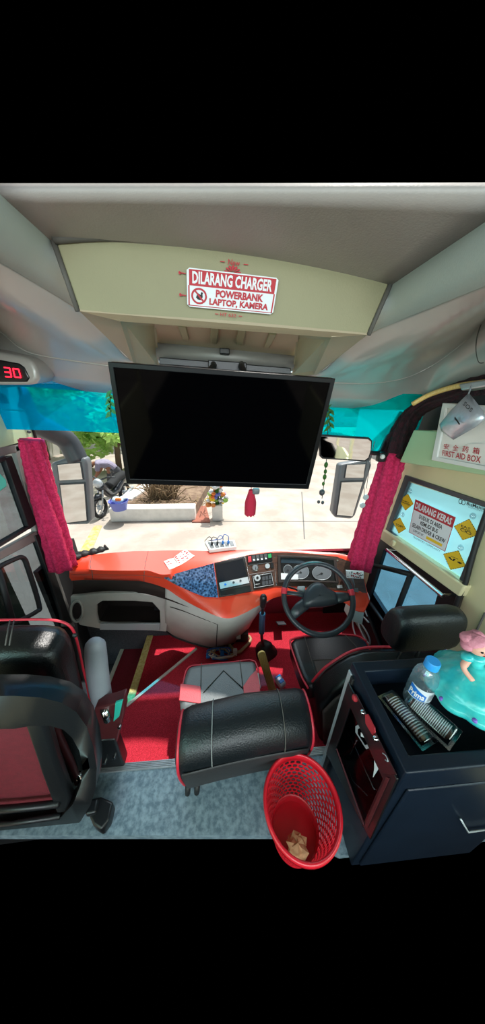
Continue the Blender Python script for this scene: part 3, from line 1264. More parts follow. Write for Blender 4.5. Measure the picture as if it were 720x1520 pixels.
# radio
radio = fprism('radio', ((319, 837), (362, 827), (372, 879), (327, 886)), MT['panelblack'], .006, .010, bevel=.002)
fprism('radio_screen', ((321, 840), (360, 830), (365, 856), (325, 865)), MT['lcd'], .0165, .001, radio)
bar = fprism('radio_buttons', ((325, 866), (367, 857), (369, 866), (327, 875)), MT['silverplastic'], .0165, .003, radio)
for q, mt in (((346, 865.5), 'darkgrey'), ((356, 863), 'darkgrey'), ((334, 868.5), 'printblue')):
    fprism('button', circle_pts(q[0], q[1], 1.7, 1.6, 10)[:-1], MT[mt], .0196, .001, bar)
mb = MB()
FS.prism(mb, ((328, 876), (370, 867), (371, 869), (328, 878)), .0165, .001)
obj('disc_slot', mb, MT['cubby'], radio)
mb = MB()
mb.tube([FS.hit(a, b, .008) for a, b in ((318, 836), (363, 826), (374, 880))], .0012, 6)
obj('radio_trim', mb, MT['chrome'], radio, smooth=True)
# switch bank
bank = fprism('switch_bank', ((366, 826), (403, 820.5), (404, 834), (368, 839)), MT['panelblack'], .006, .006, bevel=.001)
for i, mt in enumerate(('printred', 'silverplastic', 'silverplastic', 'silverplastic', 'silverplastic')):
    x0 = 367.5 + i * 5.9
    y0 = 826.8 - i * .85
    fprism('switch', ((x0, y0), (x0 + 4.8, y0 - .6), (x0 + 5.4, y0 + 8), (x0 + .6, y0 + 8.8)), MT['printred'] if i == 0 else MT['darkgrey'], .0122, .005, bank, bevel=.001)
    fprism('switch_mark', circle_pts(x0 + 2.9, y0 + 6.2, 1.4, 1.3, 8)[:-1], MT['offwhite'] if i else MT['printred'], .0176, .0008, bank)
fprism('green_lamp', ((397, 823), (402, 822.2), (402.6, 828), (397.6, 829)), MT['green'], .0122, .003, bank)
ig = fprism('round_dial', circle_pts(378.5, 843, 5.2, 5.2, 20)[:-1], MT['chrome'], .006, .006)
fprism('dial_face', circle_pts(378.5, 843, 3.9, 3.9, 18)[:-1], MT['gauge'], .0122, .001, ig)
fprism('dial_needle', ((377.7, 846), (379.3, 846), (378.8, 840)), MT['printblack'], .0134, .0006, ig)
fprism('knob', circle_pts(396.5, 840.5, 3.6, 3.6, 16)[:-1], MT['silverplastic'], .006, .009)
fprism('toggle', ((401, 836.5), (405.5, 836), (406, 843), (401.8, 843.6)), MT['black'], .006, .007)
ac = fprism('air_control', ((373, 855), (403.5, 849.5), (406, 869), (376.5, 874.5)), MT['panelblack'], .006, .006, bevel=.001)
fprism('air_control_knob', circle_pts(381, 858.5, 4.6, 4.8, 18)[:-1], MT['silverplastic'], .0122, .008, ac)
fprism('knob_centre', circle_pts(381, 858.5, 2.2, 2.3, 14)[:-1], MT['black'], .0204, .002, ac)
for i in range(3):
    for j in range(2):
        x0, y0 = 388 + i * 5, 856.5 - i * .9 + j * 7
        fprism('air_button', ((x0, y0), (x0 + 4, y0 - .7), (x0 + 4.6, y0 + 5), (x0 + .6, y0 + 5.7)), MT['darkgrey'], .0122, .003, ac)
mb = MB()
for pts in (((376, 856), (402, 851)), ((376.5, 873), (405, 868)), ((375, 856), (377.5, 873)), ((402.5, 851), (405.2, 868)), ((378, 868), (385, 867))):
    mb.tube([FS.hit(a, b, .0126) for a, b in pts], .0011, 5)
obj('white_lines', mb, MT['offwhite'], ac)
# white dashed guide lines across the wood
mb = MB()
for pts in (((368, 839.5), (404, 834.5)), ((370, 853), (406, 847.5)), ((405.5, 820), (410, 869)), ((363, 827), (374, 880))):
    mb.tube([FS.hit(a, b, .0056) for a, b in pts], .0011, 5)
obj('pale_trim_lines', mb, MT['silverplastic'], dash)
# instrument cluster
cl = fprism('instrument_cluster', ((416, 828), (494, 831), (498, 864), (417, 862)), MT['panelblack'], .0056, .004)
mb = MB()
co = [FS.hit(a, b, .006) for a, b in ((412, 825), (455, 826), (498, 829), (502, 866), (458, 864.5), (413, 865))]
ci = [FS.hit(a, b, .006) for a, b in ((416, 828), (455, 829), (494, 832), (497.5, 863), (458, 862), (417, 862))]
mb.ring(co, ci, FS.normal(455, 845) * .014)
obj('cluster_hood', mb, MT['darkband'], cl, bevel=.002)
for cx, cy, rx, ry in ((477, 850.5, 14, 10.5), (446, 849, 12, 10.5), (427, 846, 6.5, 7)):
    g = fprism('gauge', circle_pts(cx, cy, rx, ry, 28)[:-1], MT['gauge'] if cx != 427 else MT['darkgrey'], .0098, .002, cl)
    mb = MB()
    mb.tube([FS.hit(a, b, .0125) for a, b in circle_pts(cx, cy, rx, ry, 28)[:-1]], .0014, 6, closed=True)
    obj('gauge_rim', mb, MT['silverplastic'], g, smooth=True)
    mb = MB()
    FS.prism(mb, ((cx - .5, cy), (cx - rx * .6, cy + ry * .45), (cx + .6, cy + 1)), .0122, .0006)
    FS.prism(mb, circle_pts(cx, cy + 1, 1.8, 1.5, 10)[:-1], .0122, .002)
    obj('gauge_needle', mb, MT['printblack'], g)
fprism('cluster_note', ((416.5, 851), (442, 853), (442, 860.5), (416.8, 860.5)), MT['offwhite'], .014, .001, cl)
fprism('warning_strip', ((417, 829.5), (452, 830.5), (452, 837), (417, 836)), MT['glassdark'], .0098, .001, cl)
fprism('key_switch', ((499, 869), (507, 868), (508, 873), (500, 873)), MT['silverplastic'], .006, .006)
for a, b in ((500.5, 832), (407, 827), (410, 866)):
    fprism('screw', circle_pts(a, b, 1.5, 1.5, 10)[:-1], MT['chrome'], .0056, .002)
mb = MB()
mb.tube([FS.hit(a, b, .0056) for a, b in ((504, 828), (508, 850), (512, 876))], .0012, 5)
obj('pale_trim_lines', mb, MT['silverplastic'], dash)
# white box under the right end
mb = MB()
mb.prism(PP(((524, 904), (541, 909), (538, 928), (519, 921)), y=1.28), (0, .1, 0))
obj('end_box', mb, MT['white'], dash, bevel=.006)
mb = MB()
mb.prism([P(512, 884, z=.34), P(548, 884, z=.34), P(549, 893, z=.335), P(541, 910, z=.29), P(527, 908, z=.29)], (0, .06, .02))
obj('right_pod', mb, MT['red'], dash, bevel=.01, seg=3)

# phone holder on the right of the dashboard with a patterned card
ph = thing('phone_holder', 'small black phone holder with black, white and red card on dashboard right end', 'phone holder', P(523, 868, z=.42))
mb = MB()
a0 = FS.hit(524, 873, .0)
a1 = P(521, 856, y=a0.y - .05)
mb.tube([a0, lerp(a0, a1, .5) + V((0, -.02, 0)), a1], .010, 10)
mb.prism([FS.hit(a, b, .004) for a, b in ((518, 872), (530, 873), (531, 879), (519, 878))], FS.normal(524, 875) * .012)
obj('stalk', mb, MT['mirrorgrey'], ph, smooth=True, autosm=40)
cq = Quad(P(514, 847, y=a1.y - .01), P(540, 848.5, y=a1.y - .01), P(540, 859, y=a1.y - .01), P(515, 858, y=a1.y - .01))
mb = MB()
qprism(mb, cq, ((0, 0), (1, 0), (1, 1), (0, 1)), -.008, .008)
cardo = obj('card', mb, MT['offwhite'], ph)
mb = MB()
random.seed(3)
for i in range(34):
    s, t = random.uniform(.03, .92), random.uniform(.05, .85)
    qprism(mb, cq, ((s, t), (s + .05, t), (s + .05, t + .12), (s, t + .12)), .0002, .0006)
obj('card_pattern', mb, MT['printblack'], cardo)
mb = MB()
for i in range(10):
    s, t = random.uniform(.2, .8), random.uniform(.2, .7)
    qprism(mb, cq, ((s, t), (s + .07, t), (s + .07, t + .14), (s, t + .14)), .0009, .0006)
obj('card_pattern', mb, MT['printred'], cardo)

# steering wheel -------------------------------------------------------
WC = P(471, 887, d=1.55)
wn = V((-.10, -.66, .74)).normalized()
wu = V((1, -.02, 0)) - wn * wn.dot(V((1, -.02, 0)))
wf = frame(WC, wu, wn.cross(wu.normalized()))
steer = thing('steering_wheel', 'dark grey three-spoke steering wheel with two red tape bands', 'steering wheel', WC - wn * .30)
RW = .208
mb = MB(wf)
mb.tube([(RW * math.cos(2 * PI * k / 56), RW * math.sin(2 * PI * k / 56), .02) for k in range(56)], .0165, 12, closed=True, up=(0, 0, 1))
obj('rim', mb, MT['wheel'], steer, smooth=True)
for ang in (168, 6):
    mb = MB(wf)
    mb.tube([(RW * math.cos(math.radians(ang + k)), RW * math.sin(math.radians(ang + k)), .02) for k in (-5, -2.5, 0, 2.5, 5)], .0185, 12, up=(0, 0, 1))
    obj('red_tape', mb, MT['piping'], steer, smooth=True)
pad = [(-.085, -.045, .0), (-.075, .015, 0), (-.045, .055, 0), (-.01, .08, 0), (.03, .078, 0), (.07, .045, 0), (.105, .02, 0), (.105, -.03, 0), (.06, -.045, 0), (0, -.05, 0)]
mb = MB(wf)
base = smooth_path(pad, 4, closed=True)
rows = []
for s, h in ((1.12, -.03), (1.12, .012), (1.04, .028), (.84, .040), (.45, .047), (.05, .048)):
    rows.append([V((p.x * s + .005 * (1 - s), p.y * s + .01 * (1 - s), h)) for p in base])
mb.grid(rows, closed_u=True)
obj('horn_pad', mb, MT['wheel'], steer, smooth=True)
mb = MB(wf)
mb.tube([(.09, -.005, .006), (.15, -.004, .012), (.205, .0, .02)], [.036, .030, .020], 12, sx=.35, up=(0, 1, 0))
obj('spoke', mb, MT['wheel'], steer, smooth=True)
mb = MB(wf)
mb.tube([(-.06, -.02, .006), (-.12, -.06, .012), (-.175, -.105, .02)], [.036, .034, .026], 12, sx=.35, up=(-.6, .8, 0))
obj('spoke', mb, MT['wheel'], steer, smooth=True)
mb = MB(wf)
mb.tube([(-.06, .01, .004), (-.13, .025, .012), (-.203, .035, .02)], [.016, .013, .013], 12, sx=.5, up=(0, 1, 0))
obj('spoke', mb, MT['wheel'], steer, smooth=True)
mb = MB(wf)
mb.tube([(0, 0, -.02), (0, .0, -.10), (0, .0, -.30)], [.06, .055, .05], 18)
obj('column', mb, MT['black'], steer, smooth=True, autosm=40)
mb = MB(wf)
mb.tube([(-.05, .02, -.06), (-.12, .06, -.055), (-.165, .075, -.05)], [.007, .006, .008], 10)
obj('stalk', mb, MT['black'], steer, smooth=True)
mb = MB(wf)
mb.rbox((-.085, .05, -.05), (.05, .05, .05), .008, 2)
obj('ignition_block', mb, MT['silverplastic'], steer, smooth=True, autosm=40)

# gear lever --------------------------------------------------------------
g0 = P(394, 968, z=CZ)
g1 = P(391, 888, z=.44)
gear = thing('gear_lever', 'tall black gear lever with blue wound shaft in front of console', 'gear lever', g0)
mid = lerp(g0, g1, .55) + V((-.02, -.01, 0))
shaft = smooth_path([g0, lerp(g0, mid, .5) + V((-.012, 0, 0)), mid, lerp(mid, g1, .5), g1], 10)
mb = MB()
mb.tube(shaft, .011, 10)
obj('shaft', mb, MT['black'], gear, smooth=True)
mb = MB()
q = shaft[16:31]
for i in range(len(q) - 1):
    for t in (0, .5):
        c = lerp(q[i], q[i + 1], t)
        ax = (q[i + 1] - q[i]).normalized()
        e1 = ax.cross(V((1, 0, 0))).normalized()
        e2 = ax.cross(e1)
        mb.tube([c + e1 * .0155 * math.cos(2 * PI * k / 12) + e2 * .0155 * math.sin(2 * PI * k / 12) for k in range(12)], .006, 6, closed=True)
obj('wound_wrap', mb, MT['coilblue'], gear, smooth=True)
ax = (shaft[-1] - shaft[-4]).normalized()
mb = MB()
mb.tube([g1 - ax * .09, g1 - ax * .07, g1 - ax * .04, g1, g1 + ax * .02, g1 + ax * .03], [.014, .021, .022, .024, .019, .006], 14)
obj('knob', mb, MT['black'], gear, smooth=True)
mb = MB()
mb.lathe([(.085, 0), (.075, .03), (.05, .06), (.045, .085), (.025, .10)], g0, 18, wob=lambda a, k: 1 + .12 * math.cos(3 * a))
obj('rubber_boot', mb, MT['rubber'], gear, smooth=True)

# pedals
for (a, b), lab in (((417, 925), 'dark brake pedal on red carpet left of steering column'), ((452, 948), 'black accelerator pedal beneath steering wheel')):
    c = P(a, b, z=-.10)
    t = thing('foot_pedal', lab, 'pedal', c + V((0, .06, -.1)))
    mb = MB(rotm(c, rx=math.radians(-35)))
    mb.rbox((0, 0, 0), (.07, .10, .014), .006, 2)
    obj('pad', mb, MT['darkgrey'], t, smooth=True, autosm=40)
    mb = MB()
    mb.tube([c + V((0, .01, -.006)), c + V((0, .05, -.06)), c + V((0, .07, -.1))], .010, 8)
    obj('arm', mb, MT['black'], t, smooth=True)

# things lying on the dashboard ---------------------------------------------
pst = thing('power_strip', 'white and grey power strip with five cables on dashboard top', 'power strip', DS.hit(328, 815))
q = DS.quad((304, 808), (348, 806), (351, 816), (311, 821))
mb = MB()
qprism(mb, q, ((0, 0), (1, 0), (1, 1), (0, 1)), .001, .03)
obj('body', mb, MT['white'], pst, bevel=.003)
mb = MB()
top = Quad(q.at(0, 0, .031), q.at(1, 0, .031), q.at(1, 1, .031), q.at(0, 1, .031))
for i in range(5):
    s = .08 + i * .18
    qprism(mb, top, ((s, .2), (s + .13, .2), (s + .13, .85), (s, .85)), .0002, .004)
obj('socket', mb, MT['mirrorgrey'], pst)
for i, (mt, h) in enumerate((('cable_black', .055), ('cable_black', .05), ('cable_blue', .06), ('cable_blue', .065))):
    s = .18 + i * .19
    b0 = top.at(s, .5, .004)
    mb = MB()
    mb.rbox(b0 + q.n * .012, (.016, .016, .022), .003, 2)
    obj('plug', mb, MT['cable_black' if i < 2 else 'printblue'], pst, smooth=True, autosm=40)
    mb = MB()
    mb.tube(smooth_path([b0 + q.n * .02, b0 + q.n * h, b0 + q.n * (h + .012) + V((-.02 - .01 * (i % 2), .01, 0)), b0 + q.n * (h * .5) + V((-.05, .02, 0)), b0 + V((-.055 - .02 * i, .03, .01))], 6), .0028, 6)
    obj('lead', mb, MT[mt], pst, smooth=True)


def sheet(name, quadpx, label, prints, th=.0012):
    q = DS.quad(*quadpx)
    mb = MB()
    rows = []
    for j in range(5):
        rows.append([q.at(i / 6, j / 4, .004 + .004 * math.sin(3 * i / 6 + j)) for i in range(7)])
    mb.grid(rows)
    o = tag(obj(name, mb, MT['paper'], solid=th, smooth=True), label, 'paper')
    mb = MB()
    for s0, t0, s1, t1 in prints:
        qs = [(s0, t0), (s1, t0), (s1, t1), (s0, t1)]
        pts = [q.at(a, b, .0056 + .004 * math.sin(3 * a + 4 * b)) for a, b in qs]
        mb.add(pts, [(0, 1, 2, 3)])
    po = obj('red_print', mb, MT['printred'], o)
    return o


random.seed(11)
pr = [(a, b, a + random.uniform(.08, .2), b + random.uniform(.07, .16)) for a in (.06, .3, .55, .76) for b in (.06, .28, .5, .72) if random.random() > .18]
sheet('leaflet', ((258, 828), (276, 816), (289, 826), (266, 840)), 'white leaflet with dense red print lying on dashboard', pr)
sheet('leaflet', ((243, 834), (258, 829), (267, 840), (251, 846)), 'mostly blank white leaflet beside the red printed one', [(.15, .2, .45, .3), (.15, .45, .6, .52)])
mb = MB()
rows = []
cl0 = [DS.hit(a, b, 0) for a, b in ((108, 832), (120, 826), (135, 822), (148, 819), (158, 815))]
pa = smooth_path(cl0, 4)
mb.tube([p + V((0, .015, .006 + .004 * math.sin(i * 1.7))) for i, p in enumerate(pa)], [.012 + .009 * abs(math.sin(i * .9)) for i in range(len(pa))], 10, sx=1.6)
tag(obj('black_cloth', mb, MT['rubber'], smooth=True), 'crumpled black cloth strip on left end of dashboard', 'cloth')


# ================================================================== SEATS
# ---- near left passenger seat
ps = thing('passenger_seat', 'black leather passenger seat with red piping and maroon back, left foreground', 'seat', (-.72, .56, 0))
mb = MB()
YB = .70
out = smooth_path(PP(((-60, 930), (-20, 921), (30, 919), (70, 919), (98, 924), (112, 938), (119, 965), (128, 1008), (134, 1045), (130, 1090), (122, 1130), (-60, 1130)), y=YB), 4)
out = PP(((-60, 930), (-20, 921), (30, 919), (70, 919), (92, 922), (104, 928), (112, 940), (118, 962), (124, 990), (131, 1020), (136, 1060), (134, 1110), (124, 1150), (-60, 1150)), y=YB)
mb.prism(out, (0, -.13, -.015))
back = obj('backrest', mb, MT['leather'], ps, bevel=.045, seg=5)
mb = MB()
mb.tube(smooth_path([p + V((0, -.004, .002)) for p in out[:12]], 4), .0045, 8)
obj('red_piping', mb, MT['piping'], back, smooth=True)
mb = MB()
for dx in (0, 6):
    mb.tube([P(14 + dx, 920, y=YB - .03) + V((0, 0, -.004)), P(12 + dx, 935, y=YB - .08), P(8 + dx, 958, y=YB - .125)], .002, 6)
obj('seam', mb, MT['seam'], back, smooth=True)
mb = MB()
mb.lathe([(.001, 0), (.007, .002), (.008, .006), (.005, .009)], P(110, 945, y=YB - .09), 14, axis='Y')
obj('hook_hole', mb, MT['rubber'], back, smooth=True)
# black plastic shell behind the backrest
YS = .50
sh_out = ((-60, 1004), (-10, 1001), (40, 1001), (75, 1004), (105, 1012), (125, 1026), (139, 1048), (148, 1078), (152, 1110), (150, 1140), (142, 1166), (128, 1190), (112, 1206), (80, 1216), (20, 1224), (-60, 1234))
sh_in = ((-60, 1050), (-10, 1050), (38, 1050), (60, 1046), (88, 1046), (106, 1052), (118, 1064), (128, 1084), (132, 1110), (130, 1132), (124, 1150), (116, 1166), (100, 1184), (70, 1189), (20, 1194), (-60, 1202))
mb = MB()
mb.ring(PP(sh_out, y=YS), PP(sh_in, y=YS), (0, -.05, -.012))
shell = obj('back_shell', mb, MT['black'], ps, bevel=.018, seg=4)
mb = MB()
mb.prism(PP(((44, 1046), (74, 1044), (92, 1110), (112, 1168), (106, 1186), (90, 1188), (70, 1130)), y=YS - .006), (0, -.036, -.006))
obj('shell_spoke', mb, MT['black'], shell, bevel=.012, seg=3)
mb = MB()
mb.prism(PP(((-60, 1048), (44, 1048), (55, 1070), (75, 1130), (92, 1186), (40, 1190), (-60, 1198)), y=YS + .0), (0, -.015, 0))
obj('maroon_back_panel', mb, MT['maroon'], ps, bevel=.006)
mb = MB()
mb.tube(PP(((-60, 1206), (20, 1200), (88, 1193)), y=YS - .045), .012, 10)
mb.tube(PP(((-60, 1228), (20, 1221), (90, 1211)), y=YS - .045), .010, 10)
obj('foot_bar', mb, MT['black'], ps, smooth=True)
mb = MB()
mb.tube(PP(((74, 1050), (86, 1090), (104, 1130), (116, 1160)), y=YS + .06), .014, 10)
obj('recliner_bar', mb, MT['maroonmetal'], ps, smooth=True)
mb = MB()
mb.tube(PP(((116, 1150), (124, 1170)), y=YS + .06), .013, 10)
obj('gas_strut', mb, MT['chrome'], ps, smooth=True)
# side bracket and raised armrest
mb = MB()
mb.prism(PP(((140, 1052), (166, 1046), (183, 1040), (184, 1058), (176, 1092), (166, 1138), (148, 1141), (138, 1120)), y=.62), (0, .05, 0))
brk = obj('side_plate', mb, MT['maroonmetal'], ps, bevel=.006)
mb = MB()
mb.prism(PP(((171, 1044), (182, 1041), (177, 1064), (168, 1072)), y=.612), (0, .01, 0))
obj('teal_lamp', mb, MT['teal'], brk, bevel=.002)
mb = MB()
for a, b in ((178, 1077), (170, 1122), (156, 1130)):
    mb.lathe([(.001, -.012), (.008, -.01), (.008, .0)], P(a, b, y=.615), 12, axis='Y')
obj('bolt', mb, MT['chrome'], brk, smooth=True, autosm=40)
mb = MB()
ar = smooth_path([P(141, 950, y=.74), P(142, 965, y=.74), P(145, 1000, y=.71), P(151, 1035, y=.68), P(157, 1052, y=.66)], 5)
rr = [.035 + .008 * math.sin(PI * i / (len(ar) - 1)) for i in range(len(ar))]
rr[0] = .012; rr[1] = .024; rr[2] = .031; rr[-1] = .012; rr[-2] = .024
mb.tube(ar, rr, 14, sx=.85, up=(1, 0, 0))
obj('armrest', mb, MT['armrest'], ps, smooth=True)
mb = MB()
mb.tube(smooth_path([P(152, 985, y=.73), P(157, 1015, y=.71), P(164, 1050, y=.68)], 4), .012, 8, sx=2.0)
obj('armrest_bracket', mb, MT['maroonmetal'], ps, smooth=True)
mb = MB()
mb.tube([P(155, 1052, y=.62), P(160, 1068, y=.615)], .016, 12)
obj('armrest_hinge', mb, MT['chrome'], ps, smooth=True)
# foot of the seat
f0 = P(152, 1212, z=.02)
mb = MB()
mb.prism(PP(((122, 1188), (150, 1182), (168, 1190), (162, 1216), (150, 1232), (138, 1224)), z=.06), (0, 0, -.06))
mb.prism(PP(((130, 1186), (146, 1184), (142, 1206), (126, 1210)), z=.08), (0, 0, -.03))
obj('foot', mb, MT['black'], ps, bevel=.008, seg=3)
mb = MB()
mb.box((-.62, .64, .12), (.26, .05, .24))
mb.box((-.85, .64, .12), (.05, .05, .24))
obj('leg_frame', mb, MT['black'], ps, bevel=.008)
mb = MB()
mb.rbox((-.80, .74, .26), (.42, .22, .10), .03, 3)
obj('seat_cushion', mb, MT['leather'], ps, smooth=True)

# ---- jump seat between the two rows
js = thing('jump_seat', 'low jump seat with broad black backrest and grey, red chevron cushion', 'seat', (.05, .75, CZ))
sec = [(.655, .36), (.62, .415), (.54, .425), (.475, .385), (.455, .30), (.485, .13), (.52, .03), (.60, .02), (.66, .12), (.672, .27)]
xs = [-.203, -.198, -.185, -.15, .08, .31, .345, .358, .363]
sc = [.70, .82, .93, 1.0, 1.03, 1.0, .93, .82, .70]


def jshift(x):
    t = (x + .2) / .57
    return (.052 * t, .02 * math.sin(PI * max(0, min(1, t))))


mb = MB()
jr = loft_x(mb, sec, xs, sc, jshift)
jb = obj('backrest', mb, MT['leather2'], js, smooth=True)


def jline(x, k0, k1, r, mt, name, off=1.012):
    sp = smooth_path([(0, a, b) for a, b in sec], 6, closed=True)
    cy = sum(p.y for p in sp) / len(sp)
    cz = sum(p.z for p in sp) / len(sp)
    dy, dz = jshift(x)
    # scale at x by interpolation
    for i in range(len(xs) - 1):
        if xs[i] <= x <= xs[i + 1]:
            s = lerp(sc[i], sc[i + 1], (x - xs[i]) / (xs[i + 1] - xs[i]))
    pts = []
    for k in range(k0, k1):
        p = sp[k % len(sp)]
        pts.append(V((x, cy + (p.y - cy) * s * off + dy, cz + (p.z - cz) * s * off + dz)))
    mb = MB()
    mb.tube(pts, r, 6)
    return obj(name, mb, mt, jb, smooth=True)


jline(-.188, 3, 36, .006, MT['piping'], 'red_piping')
jline(.348, 3, 33, .006, MT['piping'], 'red_piping')
jline(-.06, 2, 27, .002, MT['stitch'], 'seam')
jline(.225, 2, 27, .002, MT['seam'], 'seam')
mb = MB()
lsp = smooth_path([(0, a, b) for a, b in sec], 6, closed=True)
lcy = sum(p.y for p in lsp) / len(lsp)
lcz = sum(p.z for p in lsp) / len(lsp)
lrows = []
for i in range(9):
    x = lerp(-.172, .325, i / 8)
    dy, dz = jshift(x)
    lrows.append([V((x, lcy + (lsp[k].y - lcy) * 1.035 + dy, lcz + (lsp[k].z - lcz) * 1.02 + dz)) for k in range(23, 37)])
mb.grid(lrows)
obj('rear_cover', mb, MT['lowback'], jb, smooth=True, solid=.003)
# cushion
CT = .12
cu_px = ((279, 988), (300, 984), (345, 980), (379, 979), (386, 1022), (388, 1040), (268, 1056), (266, 1036), (272, 1008))
cpts = PP(cu_px, z=CT)
mb = MB()
mb.prism([p for p in cpts], (0, 0, -.11))
cu = obj('cushion', mb, MT['greyleather'], js, bevel=.028, seg=5)
for pts in (((268, 1015), (298, 1019), (298, 1045), (266, 1040)), ((361, 1019), (372, 1003), (381, 994), (386, 1018), (386, 1034), (362, 1030))):
    mb = MB()
    mb.prism([p for p in PP(pts, z=CT + .001)], (0, 0, .004))
    obj('red_side_panel', mb, MT['redleather'], cu, bevel=.003)
mb = MB()
for pts in (((299, 984), (298, 1022)), ((356, 980), (361, 1022)), ((302, 1028), (332, 995), (361, 1022))):
    mb.tube(PP(pts, z=CT + .003), .0025, 6)
obj('chevron_seam', mb, MT['seam'], cu, smooth=True)
mb = MB()
mb.tube(smooth_path([p + V((0, 0, -.02)) for p in (cpts[7], cpts[8], cpts[0], cpts[1], cpts[2], cpts[3], cpts[4], cpts[5])], 3), .006, 6)
obj('red_piping', mb, MT['piping'], cu, smooth=True)
mb = MB()
mb.box((-.02, .86, -.10), (.34, .30, .22))
obj('pedestal', mb, MT['black'], js, bevel=.01)
mb = MB()
for x in (-.17, .30):
    mb.box((x, .62, -.02), (.05, .05, .10))
    mb.tube([(x, .62, .0), (x, .70, -.10), (x, .78, -.18)], .016, 8)
obj('hinge_arm', mb, MT['black'], js, bevel=.004)
mb = MB()
for x in (-.175, -.135):
    mb.tube([(x, .515, .06), (x - .004, .500, .018)], .012, 8)
obj('rubber_stop', mb, MT['rubber'], js, smooth=True)
mb = MB()
mb.rbox(P(384, 1012, z=CT - .02), (.012, .09, .03), .005, 2)
obj('release_lever', mb, MT['white'], js, smooth=True)

# ---- driver's seat
dsx = thing('driver_seat', 'black leather driver seat with red piping and headrest behind steering wheel', 'seat', (.70, .95, CZ))
ZC = .17
mb = MB()
c0 = PP(((431, 952), (437, 946), (460, 942), (500, 940), (530, 942), (545, 950), (556, 975), (560, 1005), (458, 1020), (448, 1002), (438, 975)), z=ZC)
mb.prism(c0, (0, 0, -.13))
dc = obj('cushion', mb, MT['leather'], dsx, bevel=.03, seg=5)
mb = MB()
mb.tube(smooth_path([p + V((0, 0, -.012)) for p in (c0[8], c0[9], c0[10], c0[0], c0[1], c0[2], c0[3], c0[4], c0[5])], 4), .0065, 8)
obj('red_piping', mb, MT['piping'], dc, smooth=True)
mb = MB()
for pts in (((452, 944), (464, 985), (472, 1010)), ((512, 942), (528, 958), (536, 975)), ((464, 980), (500, 978), (528, 968))):
    mb.tube(PP(pts, z=ZC + .001), .002, 6)
obj('seam', mb, MT['seam'], dc, smooth=True)
mb = MB()
mb.prism(PP(((466, 982), (500, 979), (530, 966), (545, 985), (500, 1010), (474, 1010)), z=ZC + .001), (0, 0, .004))
obj('cloth_insert', mb, MT['taupe'], dc)
YD = .85
bp = PP(((462, 1012), (480, 992), (498, 979), (517, 968), (536, 962), (556, 960), (600, 960), (680, 961), (690, 975), (692, 1060), (684, 1150), (480, 1150), (466, 1080)), y=YD)
mb = MB()
mb.prism(bp, (0, -.12, -.02))
db = obj('backrest', mb, MT['leather'], dsx, bevel=.03, seg=4)
mb = MB()
mb.tube(smooth_path([p + V((0, -.004, .003)) for p in bp[:8]], 4), .0065, 8)
obj('red_piping', mb, MT['piping'], db, smooth=True)
bq = [lerp(p, sum(bp, V((0, 0, 0))) / len(bp), .05) for p in bp]
mb = MB()
mb.prism([p + V((0, -.118, -.03)) for p in bq], (0, -.02, 0))
obj('taupe_back_cover', mb, MT['taupe'], db, bevel=.012, seg=3)
hy = .78
hsec = [(.845, .60), (.835, .70), (.80, .755), (.75, .765), (.715, .73), (.705, .64), (.715, .565), (.76, .545), (.82, .55)]
hx = [.752, .757, .770, .80, .90, 1.02, 1.05, 1.063, 1.068]
hs = [.68, .82, .93, 1.0, 1.02, 1.0, .93, .82, .68]
mb = MB()
loft_x(mb, hsec, hx, hs)
hr = obj('headrest', mb, MT['leather2'], dsx, smooth=True)
mb = MB()
for x in (.86, .96):
    mb.tube([(x, .775, .56), (x, .785, .42)], .007, 8)
obj('headrest_post', mb, MT['chrome'], dsx, smooth=True)
mb = MB()
mb.rbox((.72, .98, -.08), (.38, .36, .23), .02, 2)
obj('base', mb, MT['black'], dsx, smooth=True, autosm=40)

# wooden brush handle, cables and litter on the cab floor
h0, h1 = P(388, 970, z=.20), P(409, 1040, z=CZ + .01)
axh = (h1 - h0).normalized()
sd = axh.cross((CAM - h0).normalized()).normalized()
nn = sd.cross(axh).normalized()
L = (h1 - h0).length
hw = .024
pts = [h0 + sd * (hw * math.cos(a)) - axh * (hw * math.sin(a)) for a in [PI * k / 10 for k in range(11)]]
pts = pts + [h1 - sd * hw, h1 + sd * hw]
mb = MB()
mb.prism(pts, nn * .012)
tag(obj('brush_handle', mb, MT['woodhandle'], bevel=.003), 'pale yellow wooden handle standing between jump seat and driver seat', 'handle')

bn = thing('cable_bundle', 'tangle of blue and white cables on red carpet behind console', 'cables', P(325, 972, z=CZ))
random.seed(5)
c = P(325, 972, z=CZ + .015)
for i, mt in enumerate(('cable_blue', 'cable_blue', 'cable_white', 'cable_white', 'cable_beige', 'cable_beige')):
    pts = []
    for k in range(9):
        a = k * 1.1 + i
        pts.append(c + V((.085 * math.cos(a) + random.uniform(-.03, .03) + i * .008, .035 * math.sin(a) + random.uniform(-.015, .015), random.uniform(-.005, .03))))
    mb = MB()
    mb.tube(smooth_path(pts, 6), .005, 6)
    obj('lead', mb, MT[mt], bn, smooth=True)
for a, b in ((309, 973), (318, 975), (330, 970)):
    mb = MB()
    mb.rbox(P(a, b, z=CZ + .025), (.03, .04, .022), .006, 2)
    obj('blue_plug', mb, MT['printblue'], bn, smooth=True)
mb = MB()
mb.rbox(P(349, 968, z=CZ + .03), (.032, .03, .06), .007, 2)
tag(obj('power_adaptor', mb, MT['white'], smooth=True, autosm=40), 'small white power adaptor standing beside the cable tangle', 'adaptor')
gb_ = thing('control_box', 'dark open box with beige bent cable guard under the console', 'box', P(360, 945, z=CZ))
mb = MB()
mb.rbox(P(358, 940, z=CZ + .05), (.11, .10, .09), .012, 2)
obj('body', mb, MT['darkgrey'], gb_, smooth=True, autosm=40)
mb = MB()
mb.rbox(P(354, 945, z=CZ + .11), (.035, .03, .03), .006, 2)
obj('white_plug', mb, MT['white'], gb_, smooth=True, autosm=40)
mb = MB()
